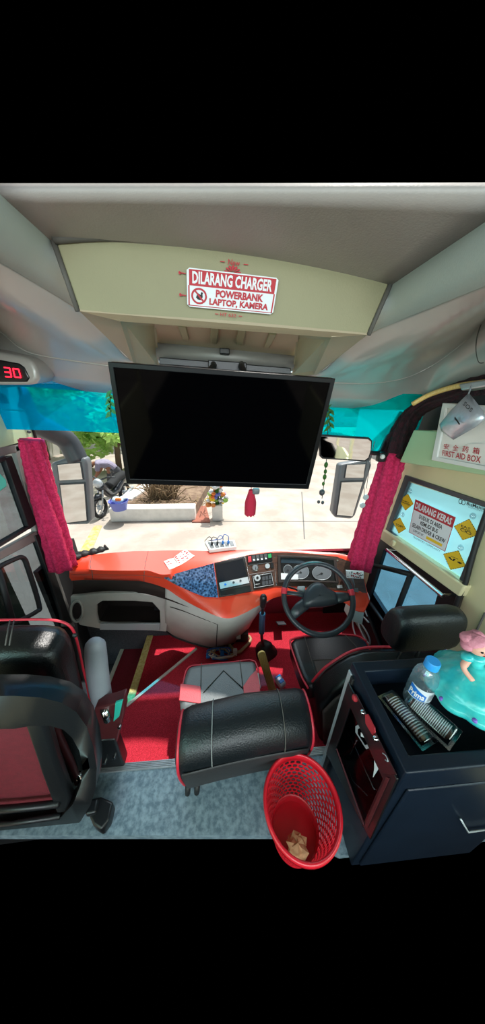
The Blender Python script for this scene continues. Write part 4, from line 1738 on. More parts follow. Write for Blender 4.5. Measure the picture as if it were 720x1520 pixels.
mb.tube(smooth_path(PP(((338, 955), (352, 968), (362, 962), (372, 950), (369, 944)), z=CZ + .03), 4), .012, 8)
obj('bent_guard', mb, MT['cable_beige'], gb_, smooth=True)
mb = MB()
mb.tube(smooth_path(PP(((345, 940), (333, 958), (340, 970)), z=CZ + .04), 4), .004, 6)
mb.tube(smooth_path(PP(((340, 938), (328, 958), (326, 968)), z=CZ + .04), 4), .004, 6)
obj('lead', mb, MT['cable_beige'], gb_, smooth=True)
sq = P(416, 1012, z=CZ + .03)
mb = MB(rotm(sq, rz=.5))
mb.rbox((0, 0, 0), (.05, .075, .05), .014, 2)
sn = tag(obj('snack_pack', mb, MT['foil'], smooth=True), 'small crumpled blue and white packet on carpet beside wooden handle', 'packet')
mb = MB(rotm(sq, rz=.5))
mb.rbox((0, -.01, .024), (.036, .025, .008), .003, 1)
mb.rbox((0, .026, .022), (.044, .012, .010), .003, 1)
obj('blue_print', mb, MT['printblue'], sn)
mb = MB()
cc = P(545, 932, x=1.05)
mb.tube(smooth_path([cc + V((0, .12 * math.sin(k * .9) * (1 - k * .02), .055 * math.cos(k * .9) - .004 * k)) + V((-.006 * k, 0, 0)) for k in range(14)], 5), .006, 6)
mb.tube(smooth_path(PP(((545, 915), (541, 900), (548, 890), (545, 880)), x=1.08), 4), .005, 6)
tag(obj('cord', mb, MT['cable_white'], smooth=True), 'coiled grey cord hanging beside lower right window', 'cord')


# ================================================================== ON THE CEILING AND FRONT
# television
tvq = Quad(P(160, 537, y=.87), P(498, 562, y=.87), P(458, 726, y=.94), P(188, 718, y=.94))
tv = thing('television', 'large black flat television hanging under the header in front of windscreen', 'television', tvq.at(.5, .5, -.03))
mb = MB()
mb.prism(tvq.poly(((0, 0), (1, 0), (1, 1), (0, 1)), -.03), tvq.n * .022)
obj('rear_shell', mb, MT['black'], tv, bevel=.006)
mb = MB()
mb.ring(tvq.poly(((0, 0), (1, 0), (1, 1), (0, 1)), -.008), tvq.poly(((.022, .035), (.978, .035), (.978, .945), (.022, .945)), -.008), tvq.n * .010)
bez = obj('bezel', mb, MT['tv'], tv, bevel=.002)
mb = MB()
mb.prism(tvq.poly(((.02, .03), (.98, .03), (.98, .95), (.02, .95)), -.006), tvq.n * .004)
obj('screen', mb, MT['screen'], tv)
mb = MB()
for s in (.36, .62):
    mb.tube([tvq.at(s, .12, -.03), P(317 + (s - .36) * 160, 545, y=1.02), P(317 + (s - .36) * 160, 541, y=1.06)], .012, 8)
obj('hanger', mb, MT['black'], tv, smooth=True)

# warning sign on the header
sg = thing('warning_sign', 'red and white charger warning sign stuck on the header above television', 'sign', hq.at(.5, 1))
mb = MB()
cor = [(.03, 0), (.97, 0), (1, .06), (1, .94), (.97, 1), (.03, 1), (0, .94), (0, .06)]
qprism(mb, hq, cor, -.002, .003)
plate = obj('plate', mb, MT['offwhite'], sg)
mb = MB()
qprism(mb, hq, ((.025, .035), (.975, .035), (.975, .44), (.025, .44)), .0012, .0004)
qprism(mb, hq, ((.015, .44), (.03, .44), (.03, .97), (.015, .97)), .0012, .0004)
qprism(mb, hq, ((.97, .44), (.985, .44), (.985, .97), (.97, .97)), .0012, .0004)
qprism(mb, hq, ((.015, .95), (.985, .95), (.985, .97), (.015, .97)), .0012, .0004)
obj('red_field', mb, MT['printred'], plate)
mb = MB()
write(mb, hq, 'DILARANG CHARGER', .06, .07, .94, .39, .0019, .035)
obj('white_lettering', mb, MT['offwhite'], plate)
mb = MB()
write(mb, hq, 'POWERBANK', .32, .48, .86, .69, .0019, .045)
write(mb, hq, 'LAPTOP, KAMERA', .25, .72, .93, .94, .0019, .045)
obj('red_lettering', mb, MT['printred'], plate)
mb = MB()
co = [hq.at(a, b, .0016) for a, b in circle_pts(.135, .70, .088, .215, 28)[:-1]]
ci = [hq.at(a, b, .0016) for a, b in circle_pts(.135, .70, .068, .165, 28)[:-1]]
mb.ring(co, ci, hq.n * .0004)
qprism(mb, hq, ((.075, .56), (.09, .54), (.195, .83), (.18, .86)), .0022, .0003)
obj('ban_ring', mb, MT['printred'], plate)
mb = MB()
qprism(mb, hq, ((.10, .74), (.12, .62), (.15, .66), (.17, .60), (.175, .72), (.15, .80), (.12, .79)), .0016, .0003)
qprism(mb, hq, circle_pts(.165, .62, .012, .03, 12)[:-1], .0016, .0003)
obj('pictogram', mb, MT['printblack'], plate)
mb = MB()
write(mb, hq, 'New', .435, -.34, .56, -.20, -.002, .01)
for a, b in ((.35, .40), (.60, .65)):
    qprism(mb, hq, ((a, -.27), (b, -.27), (b, -.25), (a, -.25)), -.003, .0008)
obj('new_lettering', mb, MT['printred'], sg)
mb = MB()
write(mb, hq, 'HT 632', .38, 1.07, .57, 1.17, -.002, .01)
for a, b in ((.32, .36), (.60, .64)):
    qprism(mb, hq, ((a, 1.11), (b, 1.11), (b, 1.13), (a, 1.13)), -.003, .0008)
obj('number_lettering', mb, MT['printred'], sg)
mb = MB()
for k in range(7):
    a = PI * (k + .5) / 7
    c0, s0 = .49 + .08 * math.cos(a), .0 - .17 * math.sin(a)
    qprism(mb, hq, ((.49 + .015 * math.cos(a), -.02 - .02 * math.sin(a)), (c0 + .016 * math.sin(a), s0 + .02 * math.cos(a)), (.49 + .095 * math.cos(a), -.21 * math.sin(a)), (c0 - .016 * math.sin(a), s0 - .02 * math.cos(a))), -.003, .0008)
obj('fan_ornament', mb, MT['printred'], sg)
for t in (.12, .68):
    mb = MB()
    qprism(mb, hq, ((-.07, t), (-.01, t + .01), (-.01, t + .03), (-.07, t + .03)), -.003, .0008)
    qprism(mb, hq, circle_pts(-.075, t + .015, .014, .045, 10)[:-1], -.003, .0008)
    obj('side_ornament', mb, MT['printred'], sg)

# digital clock on the left
dk = thing('digital_clock', 'dark rounded clock pod with red digits 30 at the upper left', 'clock', P(20, 570, x=-.98))
CKY = 1.36
mb = MB()
mb.prism(PP(((-60, 512), (-10, 520), (30, 528), (46, 534), (54, 548), (57, 562), (52, 570), (40, 572), (-60, 572)), y=CKY), (0, .14, .02))
obj('pod', mb, MT['silver'], dk, bevel=.018, seg=4)
mb = MB()
mb.prism(PP(((-60, 526), (-10, 532), (28, 539), (36, 545), (44, 561), (40, 567), (-60, 567)), y=CKY - .004), (0, .02, 0))
face = obj('dark_face', mb, MT['panelblack'], dk, bevel=.006)
ckq = Quad(P(-28, 541, y=CKY - .006), P(32, 548, y=CKY - .006), P(36, 561, y=CKY - .006), P(-28, 558, y=CKY - .006))
SEG = {'0': 'abcdef', '3': 'abgcd'}
SEGS = {'a': ((0, 0), (1, 0)), 'b': ((1, 0), (1, .5)), 'c': ((1, .5), (1, 1)), 'd': ((0, 1), (1, 1)), 'e': ((0, .5), (0, 1)), 'f': ((0, 0), (0, .5)), 'g': ((0, .5), (1, .5))}
mb = MB()
for ch, x0 in (('3', .57), ('0', .79)):
    for sgm in SEG[ch]:
        (ax_, ay), (bx, by) = SEGS[sgm]
        mb.tube([ckq.at(x0 + ax_ * .14, .04 + ay * .92, .002), ckq.at(x0 + bx * .14, .04 + by * .92, .002)], .0028, 6)
obj('red_digits', mb, MT['led'], face)

# inside mirror
mq = Quad(P(473, 645, y=1.40), P(554, 650, y=1.36), P(550, 686, y=1.36), P(475, 681, y=1.40))
im = thing('inside_mirror', 'wide rounded rear view mirror hanging from windscreen top, right of television', 'mirror', mq.at(.5, .5))
rc = [(.03, .0), (.93, .0), (.99, .1), (1, .5), (.97, .85), (.9, 1), (.05, 1), (0, .9), (0, .1)]
mb = MB()
qprism(mb, mq, rc, -.03, .03)
obj('housing', mb, MT['black'], im, bevel=.006, seg=3)
mb = MB()
qprism(mb, mq, [(.5 + (a - .5) * .95, .5 + (b - .5) * .86) for a, b in rc], -.002, .004)
obj('mirror_glass', mb, MT['mirror'], im)
mb = MB()
mb.tube(smooth_path([mq.at(.9, .6, -.02), P(562, 672, y=1.45), P(572, 655, y=1.5), P(585, 630, y=1.54), P(596, 612, y=1.55)], 5), .014, 8)
mb.rbox(P(566, 678, y=1.44), (.05, .04, .06), .01, 2)
obj('arm', mb, MT['black'], im, smooth=True, autosm=50)
mb = MB()
mb.ball(P(568, 678, y=1.415), .014, 12)
obj('white_knob', mb, MT['white'], im, smooth=True)

# curtains beside the windscreen
def pleated(path, rad, fold=7, amp=.16):
    mb = MB()
    rows = []
    n = 56
    for i, p in enumerate(path):
        t = (path[min(i + 1, len(path) - 1)] - path[max(i - 1, 0)]).normalized()
        a = V((0, 1, 0)) - t * t.y
        a.normalize()
        b = t.cross(a)
        r = rad[i] if isinstance(rad, list) else rad
        rows.append([p + (a * math.cos(2 * PI * k / n) + b * math.sin(2 * PI * k / n)) * r * (1 + amp * math.sin(fold * 2 * PI * k / n + .25 * i) + .05 * math.sin(3 * i + k)) for k in range(n)])
    mb.grid(rows, closed_u=True)
    mb.f.append(tuple(range(n))[::-1])
    k = len(mb.v) - n
    mb.f.append(tuple(k + q for q in range(n)))
    return mb


lp = smooth_path([P(46, 652, y=1.47), P(54, 690, y=1.47), P(66, 735, y=1.47), P(80, 785, y=1.46), P(94, 842, y=1.44)], 6)
lrad = [lerp(.050, .072, i / (len(lp) - 1)) for i in range(len(lp))]
tag(obj('curtain', pleated(lp, lrad), MT['curtain'], smooth=True), 'gathered crimson curtain on the left side of the windscreen', 'curtain', 'windscreen curtains')
rt = thing('curtain', 'gathered crimson curtain with dark upper part on windscreen right side', 'curtain', P(530, 835, y=1.44), 'windscreen curtains')
rp_ = smooth_path([P(532, 842, y=1.43), P(546, 795, y=1.45), P(560, 750, y=1.46), P(575, 705, y=1.46), P(586, 672, y=1.46)], 6)
obj('crimson_part', pleated(rp_, [lerp(.078, .062, i / (len(rp_) - 1)) for i in range(len(rp_))]), MT['curtain'], rt, smooth=True)
rp2 = smooth_path([P(586, 676, y=1.46), P(598, 640, y=1.45), P(616, 612, y=1.42), P(650, 592, x=1.09), P(690, 578, x=1.09), P(740, 568, x=1.09)], 6)
obj('dark_part', pleated(rp2, [lerp(.066, .034, min(1, i / 14)) for i in range(len(rp2))], amp=.22), MT['curtaindark'], rt, smooth=True)
mb = MB()
mb.tube(smooth_path([P(612, 600, y=1.37), P(640, 585, x=1.04), P(680, 573, x=1.04), P(740, 566, x=1.04)], 5), .012, 8)
tag(obj('curtain_rail', mb, MT['woodhandle'], smooth=True), 'curved brown rail above the dark drape at upper right', 'rail')
mb = MB()
mb.prism(PP(((680, 570), (740, 560), (740, 571), (684, 580)), x=1.0), (.06, 0, 0))
tag(obj('rail_bracket', mb, MT['alu'], bevel=.006), 'pale metal bracket at the right end of ceiling moulding', 'bracket')

# first aid box
FX = LX - .002
fq = Quad(P(661, 598, x=FX), P(762, 606, x=FX), P(762, 706, x=FX), P(644, 683, x=FX))
fa = thing('first_aid_box', 'white framed first aid box with red lettering above side window', 'first aid box', fq.at(.5, 1, -.05))
mb = MB()
qprism(mb, fq, ((0, 0), (1, 0), (1, 1), (0, 1)), -.04, .042)
obj('case', mb, MT['paper'], fa, bevel=.004)
mb = MB()
mb.ring(fq.poly(((0, 0), (1, 0), (1, 1), (0, 1)), .002), fq.poly(((.085, .08), (.95, .08), (.95, .925), (.085, .925)), .002), fq.n * .012)
obj('white_frame', mb, MT['white'], fa, bevel=.003)
mb = MB()
tq = Quad(P(661, 659, x=FX), P(723, 667, x=FX), P(719, 689, x=FX), P(659, 677, x=FX))
for i, chh in enumerate('安全药箱'):
    write(mb, tq, chh, .02 + i * .245, -.05, .17 + i * .245, .40, .0095, .012)
write(mb, tq, 'FIRST AID BOX', 0, .50, .96, .96, .0095, .015)
obj('red_lettering', mb, MT['printred'], fa)
mb = MB()
ws = [fq.at(a, b, .004) for a, b in ((.40, .86), (.42, .74), (.50, .62), (.7, .58), (.8, .60), (.90, .7), (.88, .86), (.6, .89))]
mb.prism(ws, fq.n * .004)
obj('crumpled_paper', mb, MT['paper'], fa)

# foil pouch hanging in front of it
fp = [P(696, 583, x=.93), P(716, 608, x=.93), P(722, 621, x=.93), P(706, 634, x=.93), P(673, 653, x=.93), P(655, 640, x=.93), P(653, 630, x=.93), P(672, 606, x=.93)]
ctr = sum(fp, V((0, 0, 0))) / 8
mb = MB()
rows = []
random.seed(9)
for s, h in ((1.0, 0), (.85, .012), (.6, .020), (.3, .024), (.02, .024)):
    rows.append([ctr + (p - ctr) * s + V((-h - random.uniform(0, .006) * (s < 1), 0, random.uniform(-.004, .004) * (s < 1))) for p in fp])
bk = []
for s, h in ((.9, .008), (.5, .012), (.02, .012)):
    bk.append([ctr + (p - ctr) * s + V((h, 0, 0)) for p in fp])
mb.grid(list(reversed(bk)) + rows, closed_u=True)
pouch = tag(obj('foil_pouch', mb, MT['foil'], smooth=True), 'crinkled silver pouch hanging from bracket over the first aid box', 'pouch')
pq = Quad(P(690, 592, x=.90), P(710, 612, x=.90), P(685, 640, x=.90), P(664, 622, x=.90))
mb = MB()
write(mb, pq, 'SOS', .15, .02, .75, .18, .004, .01)
qprism(mb, pq, ((.3, .70), (.75, .78), (.74, .84), (.3, .76)), .004, .0006)
obj('dark_print', mb, MT['printblack'], pouch)
mb = MB()
mb.tube([P(696, 584, x=.93), P(700, 572, x=.97)], .003, 6)
obj('hanging_loop', mb, MT['silverplastic'], pouch)

# writing on the filmed window ------------------------------------------------
SX = RX - .004
sq_ = Quad(P(617, 741, x=SX), P(677, 768, x=SX), P(661, 819, x=SX), P(607, 790, x=SX))
st = thing('warning_sticker', 'white and red rectangular warning sticker in middle of filmed window', 'sticker', sq_.at(.5, 1))
mb = MB()
qprism(mb, sq_, ((0, 0), (1, 0), (1, 1), (0, 1)), .0, .001)
sp_ = obj('sheet', mb, MT['offwhite'], st)
mb = MB()
qprism(mb, sq_, ((0, 0), (1, 0), (1, .30), (0, .30)), .001, .0003)
for pts in (((0, .3), (.012, .3), (.012, 1), (0, 1)), ((.988, .3), (1, .3), (1, 1), (.988, 1)), ((0, .985), (1, .985), (1, 1), (0, 1))):
    qprism(mb, sq_, pts, .001, .0003)
obj('red_band', mb, MT['printred'], sp_)
mb = MB()
write(mb, sq_, 'DILARANG KERAS', .04, .06, .95, .25, .0016, .03)
obj('white_lettering', mb, MT['offwhite'], sp_)
mb = MB()
write(mb, sq_, 'DUDUK DI AREA', .20, .35, .80, .47, .0014, .025)
write(mb, sq_, 'KEMUDI BUS', .27, .51, .73, .63, .0014, .025)
write(mb, sq_, 'SELAIN DRIVER & CREW', .06, .67, .94, .79, .0014, .025)
write(mb, sq_, 'SUPPORT BY :', .12, .84, .44, .91, .0014, .01)
obj('black_lettering', mb, MT['printblack'], sp_)
mb = MB()
write(mb, sq_, 'TRANSPORT COMMUNITY', .15, 1.03, .9, 1.09, .0014, .0)
obj('caption_lettering', mb, MT['printblack'], sp_)
mb = MB()
qprism(mb, sq_, ((.50, .84), (.90, .84), (.90, .92), (.50, .92)), .001, .0004)
obj('yellow_bar', mb, MT['printyellow'], sp_)


def diamond(pts, label, lines, art=None):
    q = Quad(*[P(a, b, x=SX - .001) for a, b in pts])
    t = thing('yellow_sticker', label, 'sticker', q.at(.5, .5), 'yellow diamond stickers on the filmed window')
    mb = MB()
    qprism(mb, q, ((0, 0), (1, 0), (1, 1), (0, 1)), 0, .001)
    o = obj('sheet', mb, MT['printyellow'], t)
    mb = MB()
    # little dashes round the edge, like a stamp
    for e in range(4):
        for k in range(7):
            a, b = k / 7 + .03, k / 7 + .09
            r = {0: ((a, 0), (b, 0), (b, .035), (a, .035)), 1: ((a, .965), (b, .965), (b, 1), (a, 1)),
                 2: ((0, a), (.035, a), (.035, b), (0, b)), 3: ((.965, a), (1, a), (1, b), (.965, b))}[e]
            qprism(mb, q, r, .001, .0003)
    # lettering runs level, along the diamond's diagonal
    d = Quad(q.at(.5, 0) + (q.at(0, .5) - q.at(.5, .5)), q.at(.5, 0) + (q.at(1, .5) - q.at(.5, .5)), q.at(.5, 1) + (q.at(1, .5) - q.at(.5, .5)), q.at(.5, 1) + (q.at(0, .5) - q.at(.5, .5)))
    dd = Quad(*[P(a, b, x=SX - .001) for a, b in ((pts[3][0], pts[0][1]), (pts[1][0], pts[0][1] + (pts[1][0] - pts[3][0]) * .38), (pts[1][0], pts[2][1]), (pts[3][0], pts[2][1] - (pts[1][0] - pts[3][0]) * .38))])
    for s, a0, b0, a1, b1 in lines:
        write(mb, dd, s, a0, b0, a1, b1, .0014, .02)
    if art:
        art(mb, dd)
    obj('black_print', mb, MT['printblack'], o)


def art_pay(mb, d):
    qprism(mb, d, ((.24, .42), (.34, .36), (.44, .58), (.36, .60)), .001, .0004)
    qprism(mb, d, ((.48, .40), (.58, .38), (.48, .64), (.42, .62)), .001, .0004)
    for a in (0, PI / 4, PI / 2, 3 * PI / 4):
        cx, cy, c, s = .74, .56, .10 * math.cos(a), .10 * math.sin(a)
        qprism(mb, d, ((cx - c - .02 * math.sin(a), cy - s + .02 * math.cos(a)), (cx + c - .02 * math.sin(a), cy + s + .02 * math.cos(a)),
                       (cx + c + .02 * math.sin(a), cy + s - .02 * math.cos(a)), (cx - c + .02 * math.sin(a), cy - s - .02 * math.cos(a))), .001, .0004)


def art_face(mb, d):
    co = [d.at(a, b, .001) for a, b in circle_pts(.40, .66, .12, .14, 20)[:-1]]
    ci = [d.at(a, b, .001) for a, b in circle_pts(.40, .66, .09, .10, 20)[:-1]]
    mb.ring(co, ci, d.n * .0004)
    co = [d.at(a, b, .001) for a, b in circle_pts(.62, .70, .11, .13, 20)[:-1]]
    ci = [d.at(a, b, .001) for a, b in circle_pts(.62, .70, .08, .09, 20)[:-1]]
    mb.ring(co, ci, d.n * .0004)
    for x in (.36, .44, .58, .66):
        qprism(mb, d, circle_pts(x, .67, .014, .018, 8)[:-1], .001, .0004)


diamond(((606, 733), (614, 748), (602, 758), (592, 742)), 'small yellow diamond sticker, upper left on the filmed window', (('FAMILY', .25, .38, .75, .5), ('DRIVER', .2, .54, .8, .7)))
diamond(((594, 768), (603, 785), (592, 792), (583, 774)), 'small yellow sticker low at left on the filmed window', (('TOP!!', .25, .42, .8, .62),))
diamond(((697, 770), (711, 794), (687, 802), (674, 781)), 'yellow diamond sticker reading EAT, right on the filmed window', (('EAT', .32, .24, .70, .42), ('SLEEP', .34, .46, .72, .56)), art_face)
diamond(((681, 817), (692, 841), (669, 846), (658, 822)), 'yellow diamond sticker with black figures, lowest on the filmed window', (('PAKAI', .38, .22, .68, .32),), art_pay)
bq_ = Quad(P(692, 744, x=SX), P(722, 753, x=SX), P(722, 762, x=SX), P(691, 752, x=SX))
mb = MB()
write(mb, bq_, 'BisMania', .05, .0, .95, .65, .001, .02)
write(mb, bq_, 'COMMUNITY', .15, .72, .9, .98, .001, .0)
for s in (-.28, -.12):
    co = [bq_.at(a, b, .001) for a, b in circle_pts(s, .35, .11, .5, 16)[:-1]]
    ci = [bq_.at(a, b, .001) for a, b in circle_pts(s, .35, .08, .36, 16)[:-1]]
    mb.ring(co, ci, bq_.n * .0004)
tag(obj('club_sticker', mb, MT['printblack']), 'small black lettered sticker in top right corner of filmed window', 'sticker')
for i, ((a, b), lab) in enumerate((((702, 766), 'clear suction cup near top right of filmed window'), ((684, 813), 'clear suction cup above the lowest yellow sticker'),
                                   ((598, 764), 'clear suction cup between the two left yellow stickers'), ((609, 729), 'clear suction cup at top left of filmed window'))):
    c = P(a, b, x=SX)
    mb = MB()
    mb.lathe([(.016, .0), (.012, -.004), (.005, -.008), (.004, -.014), (.001, -.015)], c, 16, axis='X')
    tag(obj('suction_cup', mb, MT['pack'], smooth=True), lab, 'suction cup', 'suction cups on the filmed window')

# chrome handrail under the side window
hrl = thing('handrail', 'chrome handrail fixed below the filmed side window', 'rail', P(615, 855, x=1.09))
r0, r1 = P(574, 816, x=1.085), P(658, 885, x=1.085)
mb = MB()
mb.tube([r0, r1], .011, 12)
obj('tube', mb, MT['chrome'], hrl, smooth=True, autosm=40)
mb = MB()
for t in (.02, .98):
    p = lerp(r0, r1, t)
    mb.tube([p, p + V((.06, 0, 0))], .009, 10)
obj('bracket', mb, MT['chrome'], hrl, smooth=True, autosm=40)
mb = MB()
mb.rbox(P(584, 806, x=1.105), (.02, .03, .035), .006, 2)
tag(obj('window_catch', mb, MT['beige'], smooth=True), 'small window catch on the beige sill above handrail', 'catch')

# ornaments hanging at the windscreen
tas = thing('tassel', 'crimson tassel hanging below the television in the windscreen', 'tassel', P(372, 765, y=1.45))
mb = MB()
tp = P(373, 727, y=1.45)
bt = P(371, 764, y=1.45)
rows = []
for i in range(9):
    t = i / 8
    c = lerp(tp, bt, t)
    rows.append([c + V(((.014 + .018 * min(1, t * 2.2)) * math.cos(2 * PI * k / 24) * (1 + .15 * math.sin(8 * PI * k / 12 + i * .3)), (.014 + .016 * min(1, t * 2.2)) * math.sin(2 * PI * k / 24), .006 * math.sin(k * 2.3) * (t > .9))) for k in range(24)])
mb.grid(rows, closed_u=True)
obj('threads', mb, MT['tassel'], tas, smooth=True)
mb = MB()
mb.tube([tp, P(374, 596, y=1.53)], .0025, 6)
obj('cord', mb, MT['tassel'], tas)
mb = MB()
mb.rbox(P(380, 729, y=1.44), (.045, .03, .04), .012, 3)
obj('grey_charm', mb, MT['mirrorgrey'], tas, smooth=True)
ch = thing('hanging_charm', 'dark beaded string with green bead hanging left of the inside mirror', 'ornament', P(478, 750, y=1.45))
mb = MB()
mb.tube(smooth_path([P(487, 604, y=1.54), P(486, 660, y=1.48), P(483, 700, y=1.45), P(478, 740, y=1.45)], 5), .0025, 6)
obj('string', mb, MT['cable_black'], ch)
for a, b, r in ((484, 690, .012), (483, 700, .010), (482, 708, .012), (480, 718, .009)):
    mb = MB()
    mb.ball(P(a, b, y=1.45), r, 10, sz=1.5)
    obj('green_bead', mb, MT['leafdark'], ch, smooth=True)
mb = MB()
for a, b, r in ((478, 731, .018), (473, 745, .010), (479, 746, .010)):
    mb = MB()
    mb.ball(P(a, b, y=1.45), r, 12, sz=1.2)
    obj('dark_pendant', mb, MT['darkgrey'], ch, smooth=True)
wr = thing('hanging_discs', 'thin wire with two silver discs hanging right of the inside mirror', 'ornament', P(543, 755, y=1.44))
mb = MB()
mb.tube(smooth_path([P(556, 655, y=1.45), P(549, 690, y=1.44), P(544, 725, y=1.44)], 5), .0018, 5)
mb.tube(smooth_path([P(552, 655, y=1.45), P(541, 700, y=1.44), P(541, 740, y=1.44)], 5), .0018, 5)
obj('wire', mb, MT['cable_black'], wr)
for a, b in ((543, 738), (538, 750)):
    mb = MB()
    mb.lathe([(.001, -.005), (.018, -.004), (.018, .004), (.001, .005)], P(a, b, y=1.44), 18, axis='Y')
    obj('disc', mb, MT['silverplastic'], wr, smooth=True, autosm=40)
for name, base, lab in (('leaf_ornament', (163, 585), 'green leafy ornament behind the upper left of television'), ('leaf_ornament', (488, 606), 'dark green ornament behind the upper right of television')):
    o = thing(name, lab, 'ornament', P(*base, y=1.5), 'green ornaments behind the television')
    for k in range(7):
        c = P(base[0] + (k % 2) * 6 - 2, base[1] + k * 5, y=1.5)
        mb = MB(rotm(c, rx=PI / 2, rz=.4 * (-1) ** k) @ Matrix.Rotation(.9 * (-1) ** k, 4, 'Z'))
        mb.lathe([(.001, -.004), (.012, 0), (.001, .004)], (0, 0, 0), 10)
        mb.v = [p + V((0, 0, 0)) for p in mb.v]
        mb2 = MB(rotm(c) @ Matrix.Rotation(.8 * (-1) ** k, 4, 'Y'))
        mb2.prism([(0, 0, -.03), (.011, 0, -.005), (0, 0, .03), (-.011, 0, .005)], (0, .003, 0))
        obj('leaf', mb2, MT['green'] if base[0] < 300 else MT['leafdark'], o)
    mb = MB()
    mb.tube([P(*base, y=1.5), P(base[0] + 2, base[1] + 34, y=1.5)], .002, 5)
    obj('stem', mb, MT['leafdark'], o)

# ================================================================== FRIDGE AND WHAT STANDS ON IT
FX0, FX1, FY0, FY1, FZ = .447, .935, .268, .562, .75
fr = thing('mini_fridge', 'navy bar fridge with glass door and tray top beside driver seat', 'fridge', ((FX0 + FX1) / 2, (FY0 + FY1) / 2, 0))
RIM, DEP = .034, .075
mb = MB()
mb.box(((FX0 + FX1) / 2 + .006, (FY0 + FY1) / 2, .33), (FX1 - FX0 - .012, FY1 - FY0 - .012, .66))
body = obj('cabinet', mb, MT['fridge'], fr, bevel=.004)
mb = MB()
zo, zi = FZ, FZ - DEP


def rect(x0, y0, x1, y1, z):
    return [V((x0, y0, z)), V((x1, y0, z)), V((x1, y1, z)), V((x0, y1, z))]


mb.ring(rect(FX0, FY0, FX1, FY1, zi - .02), rect(FX0 + RIM * .9, FY0 + RIM, FX1 - RIM, FY1 - RIM * 1.1, zi - .02), (0, 0, DEP + .02))
obj('tray_rim', mb, MT['fridge'], fr, bevel=.005, seg=3)
mb = MB()
mb.box(((FX0 + FX1) / 2, (FY0 + FY1) / 2, zi - .012), (FX1 - FX0 - .01, FY1 - FY0 - .01, .02))
obj('tray_floor', mb, MT['fridgetop'], fr)
mb = MB()
mb.box((FX0 + .255, FY0 + .002, .34), (.44, .008, .62))
dr = obj('side_panel', mb, MT['fridge'], fr, bevel=.004)
mb = MB()
mb.tube([P(684, 1216, y=FY0 - .010), P(695, 1235, y=FY0 - .010), P(745, 1228, y=FY0 - .010)], .003, 6)
obj('panel_edge', mb, MT['silverplastic'], dr, smooth=True)
# glass door on the aisle side
XF = FX0 - .002
mb = MB()
do = PP(((519, 1012), (592, 1156), (552, 1246), (486, 1118)), x=XF - .004)
di = PP(((522, 1049), (571, 1156), (541, 1224), (500, 1112)), x=XF - .004)
mb.ring(do, di, (-.006, 0, 0))
dfr = obj('door_frame', mb, MT['panelblack'], fr, bevel=.002)
mb = MB()
mb.prism(PP(((522, 1049), (571, 1156), (541, 1224), (500, 1112)), x=XF - .006), (.003, 0, 0))
obj('door_glass', mb, MT['doorclear'], dfr)
mb = MB()
mb.prism(PP(((519, 1040), (573, 1158), (540, 1228), (497, 1112)), x=XF + .012), (-.004, 0, 0))
obj('dark_interior', mb, MT['fridge_in'], dfr)
mb = MB()
mb.tube(PP(((512, 1075), (556, 1172)), x=XF + .002), .0035, 6)
mb.tube(PP(((520, 1120), (530, 1098)), x=XF + .004), .0025, 6)
mb.tube(PP(((517, 1140), (524, 1160), (545, 1180)), x=XF + .004), .0025, 6)
obj('shelf_wire', mb, MT['chrome'], dfr, smooth=True)
mb = MB()
mb.prism(PP(((521, 1028), (530, 1030), (590, 1150), (583, 1150), (571, 1148), (523, 1042)), x=XF - .0105), (-.003, 0, 0))
obj('maroon_control_strip', mb, MT['fridgemaroon'], dfr, bevel=.001)
mb = MB()
mb.prism(PP(((575, 1153), (579, 1155), (546, 1229), (543, 1224)), x=XF - .0105), (-.003, 0, 0))
mb.tube(PP(((500, 1112), (541, 1225)), x=XF - .012), .003, 6)
obj('red_edge', mb, MT['maroonmetal'], dfr)
for (a, b), r, mt, nm in (((528, 1036), .011, 'printred', 'round_badge'), ((540, 1057), .008, 'chrome', 'control_knob'), ((559, 1096), .008, 'chrome', 'control_knob')):
    mb = MB()
    mb.lathe([(r, 0), (r, -.006), (r * .6, -.010), (.001, -.010)], P(a, b, x=XF - .0135), 18, axis='X')
    obj(nm, mb, MT[mt], dfr, smooth=True, autosm=40)
mb = MB()
mb.prism(PP(((543, 1061), (547, 1060), (557, 1080), (558, 1087), (554, 1091), (544, 1074)), x=XF - .014), (-.003, 0, 0))
obj('red_badge', mb, MT['printred'], dfr)
mb = MB()
mb.tube(smooth_path(PP(((568, 1118), (573, 1122), (576, 1130), (572, 1128)), x=XF - .0145), 4), .0015, 5)
obj('emblem', mb, MT['silverplastic'], dfr)
mb = MB()
cq_ = PP(((528, 1078), (533, 1075), (549, 1103), (549, 1110), (544, 1112), (528, 1087)), x=XF - .0065)
mb.ring(cq_, [lerp(p, sum(cq_, V((0, 0, 0))) / 6, .3) for p in cq_], (-.001, 0, 0))
dq = obj('cup_print', mb, MT['silverplastic'], dfr)
for pts, mt, nm in ((((536, 1078), (540, 1079), (545, 1093), (537, 1084)), 'printblue', 'blue_print'), (((536, 1087), (545, 1093), (541, 1095), (536, 1093)), 'offwhite', 'white_print'),
                    (((556, 1119), (561, 1124), (565, 1134), (556, 1128)), 'printred', 'red_print'), (((556, 1128), (565, 1134), (561, 1143), (554, 1154), (556, 1141)), 'offwhite', 'white_print')):
    mb = MB()
    mb.prism(PP(pts, x=XF - .0065), (-.001, 0, 0))
    obj(nm, mb, MT[mt], dfr)
mb = MB()
mb.box((FX0 + .002, FY1 - .012, .36), (.014, .022, .70))
obj('silver_edge', mb, MT['silverplastic'], fr, bevel=.003)
mb = MB()
mb.box((FX0 - .002, FY1 - .032, .36), (.012, .016, .70))
obj('black_gasket', mb, MT['rubber'], fr, bevel=.003)
mb = MB()
for x in (FX0 + .05, FX1 - .05):
    for y in (FY0 + .04, FY1 - .04):
        mb.box((x, y, .004), (.03, .03, .008))
obj('foot', mb, MT['rubber'], fr)

